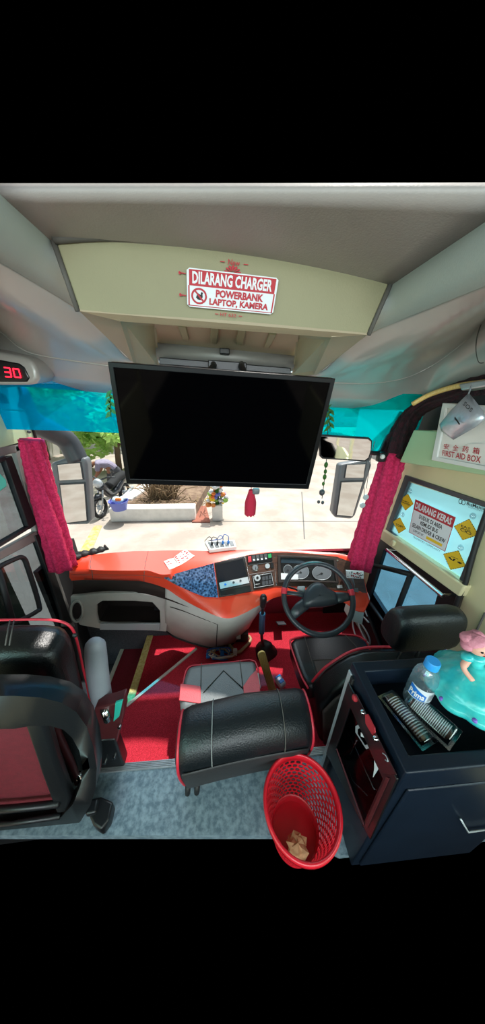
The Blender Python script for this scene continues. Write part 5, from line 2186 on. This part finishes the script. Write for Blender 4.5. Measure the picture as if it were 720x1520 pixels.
ZT = zi - .002
# water bottle
bc = P(622, 1030, z=ZT)
bc = P(614, 1040, z=ZT)
bc = V((bc.x, bc.y, ZT))
bt_ = thing('water_bottle', 'small clear water bottle with bright blue cap on fridge tray', 'bottle', bc)
mb = MB()
mb.lathe([(a * 1.15, b * 1.25) for a, b in ((.001, .002), (.024, 0), (.030, .006), (.031, .02), (.029, .03), (.031, .04), (.031, .085), (.030, .092), (.031, .1), (.028, .118), (.018, .134), (.013, .142), (.013, .15))], bc, 28)
obj('clear_body', mb, MT['bottle'], bt_, smooth=True)
mb = MB()
mb.lathe([(.001, .178), (.020, .178), (.020, .201), (.018, .205), (.001, .205)], bc, 24)
obj('blue_cap', mb, MT['bottlecap'], bt_, smooth=True, autosm=40)


def around(c, r, a0, a1, h0, h1, n=16, d=0):
    rows = []
    for h in (h0, h1):
        rows.append([c + V((r * math.cos(lerp(a0, a1, k / n)), r * math.sin(lerp(a0, a1, k / n)), h)) for k in range(n + 1)])
    return rows


A0, A1 = math.radians(178), math.radians(300)
mb = MB()
mb.grid(around(bc, .0366, A0, A1, .054, .106))
lab_ = obj('label', mb, MT['offwhite'], bt_, smooth=True)
mb = MB()
rows = []
n = 16
a_lo = [(lerp(A0, A0 + 1.35, k / n), .054 + .02 * (k / n) ** 0 * 0) for k in range(n + 1)]
rows = [[bc + V((.0370 * math.cos(a), .0370 * math.sin(a), .058 - .000 * (k / n))) for k, (a, _) in enumerate(a_lo)],
        [bc + V((.0370 * math.cos(a), .0370 * math.sin(a), .105 - .022 * (k / n) ** 1.3)) for k, (a, _) in enumerate(a_lo)]]
mb.grid(rows)
obj('blue_print', mb, MT['printblue'], lab_, smooth=True)


class CylQuad:
    def __init__(self, c, r, a0, a1, h0, h1):
        self.p = (c, r, a0, a1, h0, h1)

    def at(self, s, t, off=0):
        c, r, a0, a1, h0, h1 = self.p
        a = lerp(a0, a1, s)
        return c + V(((r + off) * math.cos(a), (r + off) * math.sin(a), lerp(h1, h0, t)))


mb = MB()
write(mb, CylQuad(bc, .0373, A0 + .05, A0 + 1.25, .062, .090), 'Prima', 0, .05, 1, .95, .0003, .03)
obj('white_lettering', mb, MT['paper'], lab_)
mb = MB()
cqd = CylQuad(bc, .0370, A1 - .62, A1 - .12, .062, .094)
for k in range(8):
    s = k / 8
    mb.add([cqd.at(s, 0), cqd.at(s + .06, 0), cqd.at(s + .06, 1), cqd.at(s, 1)], [(0, 1, 2, 3)])
obj('grey_stripes', mb, MT['printgrey'], lab_)

# two clear clamshell packs of sliced rolls
def pack(p0, p1, wdt, ht, label, tilt, zoff, ridges):
    a, b = P(*p0, z=ZT + zoff), P(*p1, z=ZT + zoff)
    u = (b - a)
    Lp = u.length
    m = frame(lerp(a, b, .5), u, V((0, 0, 1)).cross(u))
    m = m @ Matrix.Rotation(tilt, 4, 'X')
    t = thing('food_pack', label, 'food pack', lerp(a, b, .5), 'clear food packs on the fridge tray')
    mb = MB(m)
    mb.rbox((0, 0, ht / 2), (Lp, wdt, ht), min(ht, wdt) * .32, 3)
    obj('clear_shell', mb, MT['pack'], t, smooth=True)
    mb = MB(m)
    outl = [(-Lp / 2 - .006, -wdt / 2 - .006, ht * .35), (Lp / 2 + .006, -wdt / 2 - .006, ht * .35), (Lp / 2 + .006, wdt / 2 + .006, ht * .35), (-Lp / 2 - .006, wdt / 2 + .006, ht * .35)]
    inn = [(-Lp / 2 + .004, -wdt / 2 + .004, ht * .35), (Lp / 2 - .004, -wdt / 2 + .004, ht * .35), (Lp / 2 - .004, wdt / 2 - .004, ht * .35), (-Lp / 2 + .004, wdt / 2 - .004, ht * .35)]
    mb.ring(outl, inn, (0, 0, .0015))
    obj('flange', mb, MT['pack'], t, bevel=.001)
    mb = MB(m)
    mb.rbox((0, 0, ht * .42), (Lp * .84, wdt * .60, ht * .5), ht * .18, 3)
    obj('brown_roll', mb, MT['food'], t, smooth=True)
    for k in range(ridges):
        x = lerp(-Lp * .36, Lp * .36, k / (ridges - 1))
        mb = MB(m)
        mb.tube([(x, -wdt * .36, ht * .66), (x, -wdt * .2, ht * .90), (x, wdt * .2, ht * .90), (x, wdt * .36, ht * .66)], .0016, 5)
        obj('ridge', mb, MT['white'], t, smooth=True)


pack((606, 1040), (672, 1100), .064, .040, 'clear pack of brown rolls with white ridges, leaning against bottle', .25, .018, 20)
pack((572, 1034), (634, 1108), .060, .030, 'clear pack lying flat on fridge tray nearest its left rim', -.10, .005, 16)

# doll with a scalloped skirt
dc_ = P(704, 1026, z=FZ + .03)
dm = Matrix.Translation(dc_) @ Matrix.Rotation(math.radians(15), 4, V((-.66, -.75, 0))) @ Matrix.Diagonal((1.2, 1.2, .94, 1)) @ Matrix.Translation(-dc_)
dl = thing('doll', 'teal doll in scalloped ball gown with purple dots on fridge top', 'doll', dc_)
mb = MB(dm)
prof = [(.001, .0), (.085, .0), (.099, .010), (.103, .022), (.099, .034), (.090, .042), (.086, .047), (.082, .058), (.070, .069), (.062, .075), (.052, .085), (.038, .095), (.028, .100), (.020, .106), (.017, .113)]


def scal(a, k):
    amp = .09 if k < 5 else (.02, .03, .10, .03, .02, .08, .03)[k - 5] if k < 12 else .02
    nn_ = 10
    return 1 + amp * abs(math.sin(nn_ * a / 2)) + .012 * math.sin(40 * a) * (k % 3 == 1)


mb.lathe(prof, dc_, 96, wob=scal)
skirt = obj('skirt', mb, MT['dress'], dl, smooth=True)
for k in range(10):
    a = math.radians(118 + 36 * k)
    mb = MB(dm)
    mb.ball(dc_ + V((.1035 * math.cos(a), .1035 * math.sin(a), .030)), .0065, 10, sz=1.1)
    obj('purple_dot', mb, MT['purple'], skirt, smooth=True)
mb = MB(dm)
mb.lathe([(.016, .110), (.014, .122), (.019, .138), (.022, .150), (.012, .158), (.001, .160)], dc_, 24)
obj('bodice', mb, MT['dress'], dl, smooth=True)
mb = MB(dm)
mb.tube(smooth_path([dc_ + V((-.022, -.004, .150)), dc_ + V((-.042, -.010, .128)), dc_ + V((-.038, -.030, .104))], 4), [.008] * 4 + [.006] * 5, 10)
obj('arm', mb, MT['skin'], dl, smooth=True)
mb = MB(dm)
mb.tube(smooth_path([dc_ + V((.022, -.004, .150)), dc_ + V((.042, -.010, .128)), dc_ + V((.038, -.030, .104))], 4), [.008] * 4 + [.006] * 5, 10)
obj('arm', mb, MT['skin'], dl, smooth=True)
for s in (-1, 1):
    mb = MB(dm)
    mb.ball(dc_ + V((s * .024, 0, .150)), .014, 12)
    obj('puff_sleeve', mb, MT['dress'], dl, smooth=True)
mb = MB(dm)
mb.tube([dc_ + V((0, 0, .156)), dc_ + V((0, 0, .168))], .007, 10)
mb.ball(dc_ + V((0, -.002, .184)), .021, 16, sz=1.15)
mb.ball(dc_ + V((0, -.023, .182)), .004, 8)
hd = obj('head', mb, MT['skin'], dl, smooth=True)
for s in (-1, 1):
    mb = MB(dm)
    mb.ball(dc_ + V((s * .008, -.0205, .188)), .0032, 8)
    obj('eye', mb, MT['printblack'], hd, smooth=True)
mb = MB(dm)
mb.ball(dc_ + V((0, -.0205, .173)), .0035, 8, sx=1.6, sz=.5)
obj('mouth', mb, MT['printred'], hd, smooth=True)
mb = MB(dm)
for p, r in (((0, .008, .196), .026), ((-.018, .006, .186), .015), ((.018, .006, .186), .015), ((0, .018, .178), .02), ((-.012, .014, .206), .016), ((.012, .014, .206), .016)):
    mb.ball(dc_ + V(p), r, 14)
obj('pink_hair', mb, MT['pink'], dl, smooth=True)

# red basket ------------------------------------------------------------------
bcx = V((.264, .368, 0))
bk_ = thing('wastebasket', 'red plastic basket with lattice walls on grey floor beside fridge', 'basket', bcx)
NB = 60
H = .285


def brad(z):
    return lerp(.086, .129, z / H)


def bring(z, r=None):
    r = brad(z) if r is None else r
    return [bcx + V((r * math.cos(2 * PI * k / NB), r * math.sin(2 * PI * k / NB), z)) for k in range(NB)]


mb = MB()
mb.grid([bring(.0), bring(.02), bring(.045)], closed_u=True)
mb.f.append(tuple(range(NB)))
obj('solid_base', mb, MT['basket'], bk_, smooth=True, autosm=50, solid=.003)
# lattice: real holes
mb = MB()
NL, NR = 32, 10
za, zb_ = .045, .258
for j in range(NR):
    z0_, z1_ = lerp(za, zb_, j / NR), lerp(za, zb_, (j + 1) / NR)
    sh = .5 if j % 2 else 0
    for k in range(NL):
        a0_, a1_ = 2 * PI * (k + sh) / NL, 2 * PI * (k + 1 + sh) / NL
        def pt(u, v):
            z = lerp(z0_, z1_, v)
            a = lerp(a0_, a1_, u)
            r = brad(z)
            return bcx + V((r * math.cos(a), r * math.sin(a), z))
        outer = [pt(0, 0), pt(.5, 0), pt(1, 0), pt(1, .5), pt(1, 1), pt(.5, 1), pt(0, 1), pt(0, .5)]
        inner = [pt(.17, .18), pt(.5, .12), pt(.83, .18), pt(.88, .5), pt(.83, .82), pt(.5, .88), pt(.17, .82), pt(.12, .5)]
        b0 = len(mb.v)
        mb.v += outer + inner
        for q_ in range(8):
            mb.f.append((b0 + q_, b0 + (q_ + 1) % 8, b0 + 8 + (q_ + 1) % 8, b0 + 8 + q_))
obj('lattice_wall', mb, MT['basket'], bk_, solid=.003)
mb = MB()
mb.grid([bring(.257), bring(.285), bring(.288, .133), bring(.280, .138), bring(.268, .1375)], closed_u=True)
obj('rim', mb, MT['basket'], bk_, smooth=True, solid=.003)
mb = MB()
random.seed(4)
tc = bcx + V((-.005, -.045, .012))
rows = []
for i in range(7):
    th = PI * i / 6
    rows.append([tc + V((.045 * math.sin(th) * math.cos(2 * PI * k / 11) * random.uniform(.6, 1.2), .040 * math.sin(th) * math.sin(2 * PI * k / 11) * random.uniform(.6, 1.2), .03 - .03 * math.cos(th) * random.uniform(.8, 1.3))) for k in range(11)])
mb.grid(rows, closed_u=True)
tag(obj('crumpled_tissue', mb, MT['tissue']), 'crumpled tan paper lying in the bottom of the red basket', 'tissue')


# ================================================================== OUTSIDE
GZ = -1.3
mb = MB()
mb.box((0, 40.9, GZ - .05), (120, 80, .1))
mb.box((-31.2, -14.5, GZ - .05), (57.6, 30.8, .1))
mb.box((31.2, -14.5, GZ - .05), (57.6, 30.8, .1))
struct(obj('ground', mb, MT['concrete']))
mb = MB()
mb.prism(PP(((140, 780), (152, 780), (131, 830), (112, 830)), z=GZ + .004), (0, 0, .004))
struct(obj('road_line', mb, MT['roadyellow']))
# expansion joints in the yard
mb = MB()
for a, b in (((200, 774), (560, 774)), ((448, 730), (452, 800))):
    p, q = P(*a, z=GZ + .002), P(*b, z=GZ + .002)
    d = (q - p).normalized()
    n = V((-d.y, d.x, 0)) * .015
    mb.prism([p - n, q - n, q + n, p + n], (0, 0, .003))
struct(obj('yard_joints', mb, MT['greyframe']))

# outside mirrors
def outside_mirror(label, house, glasses, y, arm, armr, extra=None):
    t = thing('outside_mirror', label, 'mirror', P(*house[-1], y=y), 'outside mirrors on the coach front')
    mb = MB()
    mb.prism(PP(house, y=y), (0, .09, 0))
    h = obj('housing', mb, MT['mirrorgrey'], t, bevel=.02, seg=4)
    for g in glasses:
        q = Quad(*[P(a, b, y=y - .003) for a, b in g])
        mb = MB()
        qprism(mb, q, [(.5 + (a - .5) * 1.12, .5 + (b - .5) * 1.08) for a, b in ((0, 0), (1, 0), (1, 1), (0, 1))], -.004, .006)
        f = obj('glass_surround', mb, MT['darkgrey'], t, bevel=.004)
        mb = MB()
        qprism(mb, q, ((0, 0), (1, 0), (1, 1), (0, 1)), .003, .002)
        obj('mirror_glass', mb, MT['mirror'], f)
    mb = MB()
    mb.tube(smooth_path([P(a, b, y=yy) for a, b, yy in arm], 6), armr, 12)
    obj('arm', mb, MT['darkgrey'], t, smooth=True)
    return t


outside_mirror('left outside mirror with two stacked glasses on curved dark arm', ((74, 688), (100, 680), (126, 680), (129, 690), (135, 772), (130, 779), (100, 780), (90, 772)),
               (((86, 690), (119, 687), (123, 711), (89, 713)), ((90, 720), (125, 718), (129, 772), (97, 776))), 2.0,
               ((20, 585, 1.62), (42, 622, 1.82), (75, 640, 1.95), (100, 655, 2.04), (116, 684, 2.05)), .075)
outside_mirror('right outside mirror with two stacked glasses seen under the inside mirror', ((505, 690), (548, 682), (553, 690), (528, 765), (522, 771), (498, 769), (494, 762)),
               (((515, 690), (543, 689), (539, 709), (512, 709)), ((507, 716), (538, 715), (523, 766), (500, 764))), 2.0,
               ((618, 602, 1.60), (595, 625, 1.80), (565, 650, 1.95), (548, 670, 2.02), (540, 690, 2.05)), .035)

# planter with low white walls
def wall_seg(p, q, w_, h_, name, mt, ztop_px=None):
    d = (q - p).normalized()
    n = V((-d.y, d.x, 0)) * w_
    mb = MB()
    mb.prism([p, q, q + n, p + n], (0, 0, h_))
    return mb


pl = thing('planter', 'low white walled planter with bare soil in front of coach', 'planter', P(230, 772, z=GZ))
a = P(165, 775, z=GZ)
b = P(290, 773, z=GZ)
obj('front_wall', wall_seg(a, b, .32, .36, 'w', 0), MT['kerbwhite'], pl, bevel=.02)
c = P(213, 735, z=GZ)
obj('side_wall', wall_seg(P(181, 757, z=GZ), P(226, 724, z=GZ), -.35, .36, 'w', 0), MT['kerbwhite'], pl, bevel=.02)
mb = MB()
mb.prism([P(184, 766, z=GZ) + V((0, .1, 0)), b + V((0, .3, 0)), P(330, 690, z=GZ), P(228, 700, z=GZ)], (0, 0, .30))
obj('soil_bed', mb, MT['soil'], pl)
mb = MB()
mb.prism(PP(((285, 776), (312, 776), (306, 752), (285, 752)), z=GZ), (0, 0, .03))
obj('brick_edging', mb, MT['brick'], pl)
# dry bush
db0 = P(243, 738, z=GZ + .3)
mb = MB()
random.seed(21)
for i in range(160):
    a_ = random.uniform(0, 2 * PI)
    r = random.uniform(.1, .75)
    h = random.uniform(.25, .75)
    b0 = db0 + V((random.uniform(-.35, .35), random.uniform(-.25, .25), 0))
    e = b0 + V((r * math.cos(a_), .6 * r * math.sin(a_), h))
    mb.tube([b0, lerp(b0, e, .5) + V((0, 0, .12)), e], .012, 4)
tag(obj('dry_bush', mb, MT['drystem']), 'dry brown bush of loose stems growing in the planter', 'bush')
mb = MB()
for i in range(50):
    p = P(random.uniform(200, 310), random.uniform(742, 752), z=GZ + .31)
    a_ = random.uniform(0, PI)
    l = random.uniform(.1, .5)
    mb.tube([p, p + V((l * math.cos(a_), l * math.sin(a_), random.uniform(0, .06)))], .010, 4)
o = tag(obj('dry_litter', mb, MT['drystem']), 'dry twigs and litter scattered over the planter soil', 'litter', kind='stuff')

# flower stand
fs = thing('flower_stand', 'white post topped with heaped orange and white flowers beside planter', 'flower stand', P(323, 773, z=GZ))
fb = P(323, 773, z=GZ)
mb = MB()
mb.rbox(fb + V((0, .1, .2)), (.27, .2, .46), .02, 2)
obj('post', mb, MT['kerbwhite'], fs, smooth=True, autosm=40)
random.seed(31)
for i in range(60):
    t = random.random()
    c = fb + V((random.uniform(-.26, .26) * (1 - .2 * t), .1 + random.uniform(-.15, .15), .42 + .62 * t))
    mb = MB()
    mb.ball(c, random.uniform(.05, .085), 8, sz=.8)
    obj('flower', mb, MT[random.choice(['orange', 'printyellow', 'offwhite', 'offwhite', 'purplefoil', 'violet', 'leaf'])], fs, smooth=True)
mb = MB()
mb.tube([fb + V((0, .1, .38)), fb + V((0, .1, 1.0))], .05, 8)
obj('stem', mb, MT['leafdark'], fs, smooth=True)

# motorbike ------------------------------------------------------------------
mo = P(152, 768, z=GZ)
mx = P(178, 752, z=GZ)
mu = V((mx.x - mo.x, 1.05, 0)).normalized()
mc = mo + mu * .0
mt_ = thing('motorbike', 'black motorbike parked beside the planter, front wheel toward coach', 'motorbike', mo + mu * .6)
fm = frame(mo, mu, V((-mu.y, mu.x, 0)))     # x back along the bike, y sideways, z up
for x in (.0, 1.20):
    mb = MB(fm)
    mb.tube([(x + .235 * math.cos(2 * PI * k / 32), 0, .28 + .235 * math.sin(2 * PI * k / 32)) for k in range(32)], .045, 10, closed=True, up=(0, 1, 0))
    wobj = obj('wheel', mb, MT['tyre'], mt_, smooth=True)
    mb = MB(fm)
    mb.tube([(x, -.05, .28), (x, .05, .28)], .06, 12)
    for k in range(5):
        a_ = 2 * PI * k / 5
        mb.tube([(x, 0, .28), (x + .21 * math.cos(a_), 0, .28 + .21 * math.sin(a_))], .014, 6)
    obj('spokes', mb, MT['silverplastic'], wobj)
mb = MB(fm)
mb.tube([(.0, .06, .28), (.18, .06, .75), (.22, .05, .90)], .022, 8)
mb.tube([(.0, -.06, .28), (.18, -.06, .75), (.22, -.05, .90)], .022, 8)
obj('fork', mb, MT['silverplastic'], mt_, smooth=True)
mb = MB(fm)
mb.tube([(-.12, 0, .55), (.02, 0, .60), (.16, 0, .55)], [.03, .07, .05], 10, sx=1.3)
obj('front_mudguard', mb, MT['moto'], mt_, smooth=True)
mb = MB(fm)
mb.tube(smooth_path([(.16, 0, .82), (.3, 0, .68), (.5, 0, .48), (.75, 0, .48), (1.0, 0, .62), (1.35, 0, .72)], 5), [.12] * 6 + [.11] * 10 + [.13] * 6 + [.09] * 4, 12, sx=.9)
obj('body', mb, MT['moto'], mt_, smooth=True)
mb = MB(fm)
mb.tube(smooth_path([(.52, 0, .70), (.75, 0, .74), (1.0, 0, .80), (1.3, 0, .82)], 5), .10, 12, sx=1.3)
obj('seat', mb, MT['tyre'], mt_, smooth=True)
mb = MB(fm)
mb.tube(smooth_path([(.34, -.36, 1.0), (.26, -.2, 1.02), (.22, 0, .96), (.26, .2, 1.02), (.34, .36, 1.0)], 5), .02, 8)
obj('handlebar', mb, MT['moto'], mt_, smooth=True)
mb = MB(fm)
mb.ball((.12, 0, .90), .12, 14, sx=.8, sz=1.0)
obj('headlamp', mb, MT['silverplastic'], mt_, smooth=True)
for s in (-1, 1):
    mb = MB(fm)
    mb.tube([(.28, s * .28, 1.02), (.25, s * .34, 1.18)], .009, 6)
    mb.ball((.25, s * .36, 1.2), .06, 10, sx=.35)
    obj('rear_mirror', mb, MT['moto'], mt_, smooth=True)
mb = MB(fm)
mb.tube([(.7, .1, .3), (.74, .25, .02)], .015, 6)
obj('side_stand', mb, MT['moto'], mt_)
mb = MB(fm)
mb.tube([(.6, -.13, .25), (1.1, -.15, .30), (1.4, -.15, .38)], [.03, .045, .05], 10)
obj('exhaust', mb, MT['silverplastic'], mt_, smooth=True)

# bucket on the planter corner
bu = P(178, 756, z=GZ + .36)
bkt = thing('bucket', 'violet bucket on the planter wall corner next to motorbike', 'bucket', bu)
mb = MB()
mb.lathe([(.001, 0), (.16, 0), (.22, .22), (.23, .22), (.225, .24), (.205, .22), (.15, .02), (.001, .02)], bu, 28)
obj('tub', mb, MT['violet'], bkt, smooth=True, autosm=40)
mb = MB()
mb.tube([bu + V((.2 * math.cos(PI * k / 10), .05, .22 + .06 * math.sin(PI * k / 10))) for k in range(11)], .01, 6)
obj('handle', mb, MT['darkgrey'], bkt, smooth=True)
mb = MB()
for i in range(5):
    mb.ball(bu + V((random.uniform(-.1, .12), random.uniform(-.1, .1), .25)), .09, 10, sz=.7)
tag(obj('washing', mb, MT['bluewall'], smooth=True), 'pale cloths heaped in the violet bucket', 'cloth')
mb = MB()
mb.rbox(bu + V((.05, -.10, .30)), (.13, .08, .08), .03, 3)
tag(obj('orange_cloth', mb, MT['orange'], smooth=True), 'small orange cloth on top of the violet bucket', 'cloth')

# person bending behind the motorbike ------------------------------------------
pg = P(171, 735, z=GZ)
pw = frame(pg, (1, 0, 0), (0, 1, 0))
SC = 1.0


def skinned(name, chains, mtl, parent, sub=2):
    """one continuous body grown round a skeleton: chains of (point, radius)"""
    me = bpy.data.meshes.new(name)
    vs, es, rad = [], [], []
    idx = {}

    def vid(p, r):
        k = tuple(round(c, 4) for c in p)
        if k not in idx:
            idx[k] = len(vs)
            vs.append(p)
            rad.append(r)
        return idx[k]
    for ch_ in chains:
        prev = None
        for p, r in ch_:
            i = vid(p, r)
            if prev is not None:
                es.append((prev, i))
            prev = i
    off = wloc(parent)
    me.from_pydata([pw @ (V(p) * SC) - off for p in vs], es, [])
    me.materials.append(mtl)
    o = bpy.data.objects.new(name, me)
    COL.objects.link(o)
    o.parent = parent
    o.modifiers.new('skin', 'SKIN')
    for i, r in enumerate(rad):
        me.skin_vertices[0].data[i].radius = (r * SC, r * SC)
    me.skin_vertices[0].data[0].use_root = True
    s = o.modifiers.new('sub', 'SUBSURF')
    s.levels = sub
    s.render_levels = sub
    me.polygons.foreach_set('use_smooth', [True] * len(me.polygons))
    return o


pn = thing('person', 'person in lavender shirt and grey trousers bending over behind motorbike', 'person', pg)
pel = (.12, 0, .86)
chest = (-.18, -.12, 1.10)
neck = (-.30, -.18, 1.10)
chains = [
    [(pel, .13), ((-.02, -.05, 1.02), .13), (chest, .14), (neck, .06), ((-.37, -.21, 1.07), .065), ((-.44, -.24, 1.02), .085), ((-.49, -.26, .95), .075)],
    [(pel, .13), ((.04, -.10, .80), .10), ((-.02, -.12, .45), .065), ((.06, -.12, .09), .045), ((-.10, -.13, .04), .035)],
    [(pel, .13), ((.22, .08, .80), .10), ((.18, .06, .45), .065), ((.24, .08, .09), .045), ((.08, .06, .04), .035)],
    [(chest, .14), ((-.18, -.30, 1.06), .06), ((-.24, -.34, .80), .042), ((-.38, -.32, .62), .032), ((-.44, -.30, .56), .03)],
    [(chest, .14), ((-.22, .08, 1.06), .06), ((-.30, .10, .82), .042), ((-.42, .02, .66), .032), ((-.48, 0, .60), .03)],
]
skinned('body', chains, MT['personskin'], pn)
skinned('shirt', [[((.14, 0, .83), .150), ((.10, 0, .90), .155), ((-.02, -.05, 1.02), .155), (chest, .165), ((-.27, -.165, 1.10), .09)],
                  [(chest, .165), ((-.18, -.30, 1.06), .085), ((-.23, -.335, .86), .065)], [(chest, .165), ((-.22, .08, 1.06), .085), ((-.29, .098, .88), .065)]], MT['shirt'], pn)
skinned('trousers', [[((.10, -.01, .92), .14), ((.12, 0, .82), .15), ((.04, -.10, .78), .125), ((-.02, -.12, .45), .088), ((.06, -.12, .12), .07)],
                     [((.12, 0, .82), .15), ((.22, .08, .78), .125), ((.18, .06, .45), .088), ((.24, .08, .12), .07)]], MT['trousers'], pn)
mb = MB(pw)
mb.ball((-.43, -.22, 1.05), .10, 14, sx=1.0, sy=.9, sz=.95)
obj('hair', mb, MT['hair'], pn, smooth=True)
for s in (-.04, .04):
    mb = MB(pw)
    mb.ball((-.535, -.255 + s, .99), .013, 8)
    obj('eye', mb, MT['hair'], pn, smooth=True)
mb = MB(pw)
mb.ball((-.56, -.265, .96), .02, 8)
obj('nose', mb, MT['personskin'], pn, smooth=True)
mb = MB(pw)
for base in ((-.44, -.30, .56), (-.48, 0, .60)):
    for k in range(5):
        s = (k - 2) * .014
        mb.tube([(base[0], base[1] + s, base[2]), (base[0] - .04, base[1] + s * 1.2, base[2] - .035), (base[0] - .05, base[1] + s * 1.2, base[2] - .075 + .008 * abs(k - 2))], .009, 6)
obj('fingers', mb, MT['personskin'], pn, smooth=True)

# trees ----------------------------------------------------------------------
def tree(x, y, h, r, label, leaf, seed, n=2600, low=.25, group='trees beyond the yard', lsize=.17):
    rnd = random.Random(seed)
    t = thing('tree', label, 'tree', (x, y, GZ), group)
    mb = MB()
    mb.tube([(x, y, GZ), (x + .1, y, GZ + h * .3), (x - .05, y, GZ + h * .6)], [.13, .10, .06], 10)
    for k in range(7):
        a_ = 2 * PI * k / 7
        z0 = GZ + h * (.25 + .05 * k)
        mb.tube([(x, y, z0), (x + r * .4 * math.cos(a_), y + r * .4 * math.sin(a_), z0 + h * .16), (x + r * .75 * math.cos(a_), y + r * .75 * math.sin(a_), z0 + h * .24)], [.05, .035, .015], 6)
    obj('trunk', mb, MT['bark'], t, smooth=True)
    mb = MB()
    blobs = [(x + rnd.uniform(-.7, .7) * r, y + rnd.uniform(-.6, .6) * r, GZ + h * rnd.uniform(low + .1, .9), rnd.uniform(.3, .5) * r) for _ in range(16)]
    for i in range(n):
        bx, by, bz, br = blobs[i % 16]
        d = V((rnd.gauss(0, 1), rnd.gauss(0, 1), rnd.gauss(0, 1))).normalized() * br * rnd.uniform(.6, 1.05)
        c = V((bx, by, bz)) + V((d.x, d.y, d.z * .9))
        if c.z < GZ + h * low:
            c.z = GZ + h * low + rnd.random() * .3
        u = V((rnd.gauss(0, 1), rnd.gauss(0, 1), rnd.gauss(0, .6))).normalized()
        w_ = u.cross(V((rnd.gauss(0, 1), rnd.gauss(0, 1), rnd.gauss(0, 1)))).normalized()
        l = lsize * rnd.uniform(.7, 1.3)
        mb.add([c - u * l, c + w_ * l * .45, c + u * l, c - w_ * l * .45], [(0, 1, 2, 3)])
    obj('crown', mb, MT[leaf], t)
    return t


tree(-4.4, 10.6, 3.9, 1.9, 'bushy green tree seen left of television behind motorbike', 'leaf', 1, n=3400, low=.16)
tree(-8.6, 12.8, 5.0, 1.9, 'green tree behind the left outside mirror, farthest left', 'leaf', 2, n=3000, low=.2)
tree(-1.0, 13.2, 5.0, 1.6, 'green tree almost hidden behind the television', 'leaf', 3, n=3000, low=.2)
tree(3.0, 22, 5.0, 2.6, 'distant dark tree behind right edge of the television', 'leafdark', 4, low=.40, lsize=.28)
tree(10, 24, 5.2, 2.8, 'distant dark tree seen through tinted glass above inside mirror', 'leafdark', 5, low=.40, lsize=.28)
tree(17.5, 26, 5.6, 3.0, 'distant dark tree at the far right of tinted glass', 'leafdark', 6, low=.40, lsize=.28)

# pale houses across the yard
def house(x, y, w_, d_, h_, label, mtl, wins):
    t = thing('building', label, 'building', (x, y, GZ), 'pale buildings across the yard')
    mb = MB()
    mb.box((x, y, GZ + h_ / 2), (w_, d_, h_))
    obj('wall', mb, MT[mtl], t, bevel=.03)
    mb = MB()
    mb.box((x, y, GZ + h_ + .08), (w_ + .4, d_ + .4, .16))
    obj('roof', mb, MT['building'], t)
    for k in range(wins):
        xx = x - w_ / 2 + w_ * (k + .5) / wins
        mb = MB()
        mb.box((xx, y - d_ / 2 - .02, GZ + h_ * .55), (w_ / wins * .45, .08, h_ * .36))
        f = obj('window', mb, MT['glassdark'], t)
        mb = MB()
        mb.box((xx, y - d_ / 2 - .06, GZ + h_ * .55 - h_ * .2), (w_ / wins * .55, .14, .08))
        obj('sill', mb, MT['kerbwhite'], f)


house(-9, 17, 16, 3, 3.2, 'long pale building behind the green trees at left', 'building', 6)
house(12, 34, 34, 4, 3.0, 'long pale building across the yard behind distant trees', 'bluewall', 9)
# yard wall that the side windows look out on
mb = MB()
mb.box((-9, 8, GZ + 1.1), (.25, 14, 2.2))
struct(obj('yard_wall', mb, MT['building']))
mb = MB()
mb.box((9, 9, GZ + 1.3), (.25, 16, 2.6))
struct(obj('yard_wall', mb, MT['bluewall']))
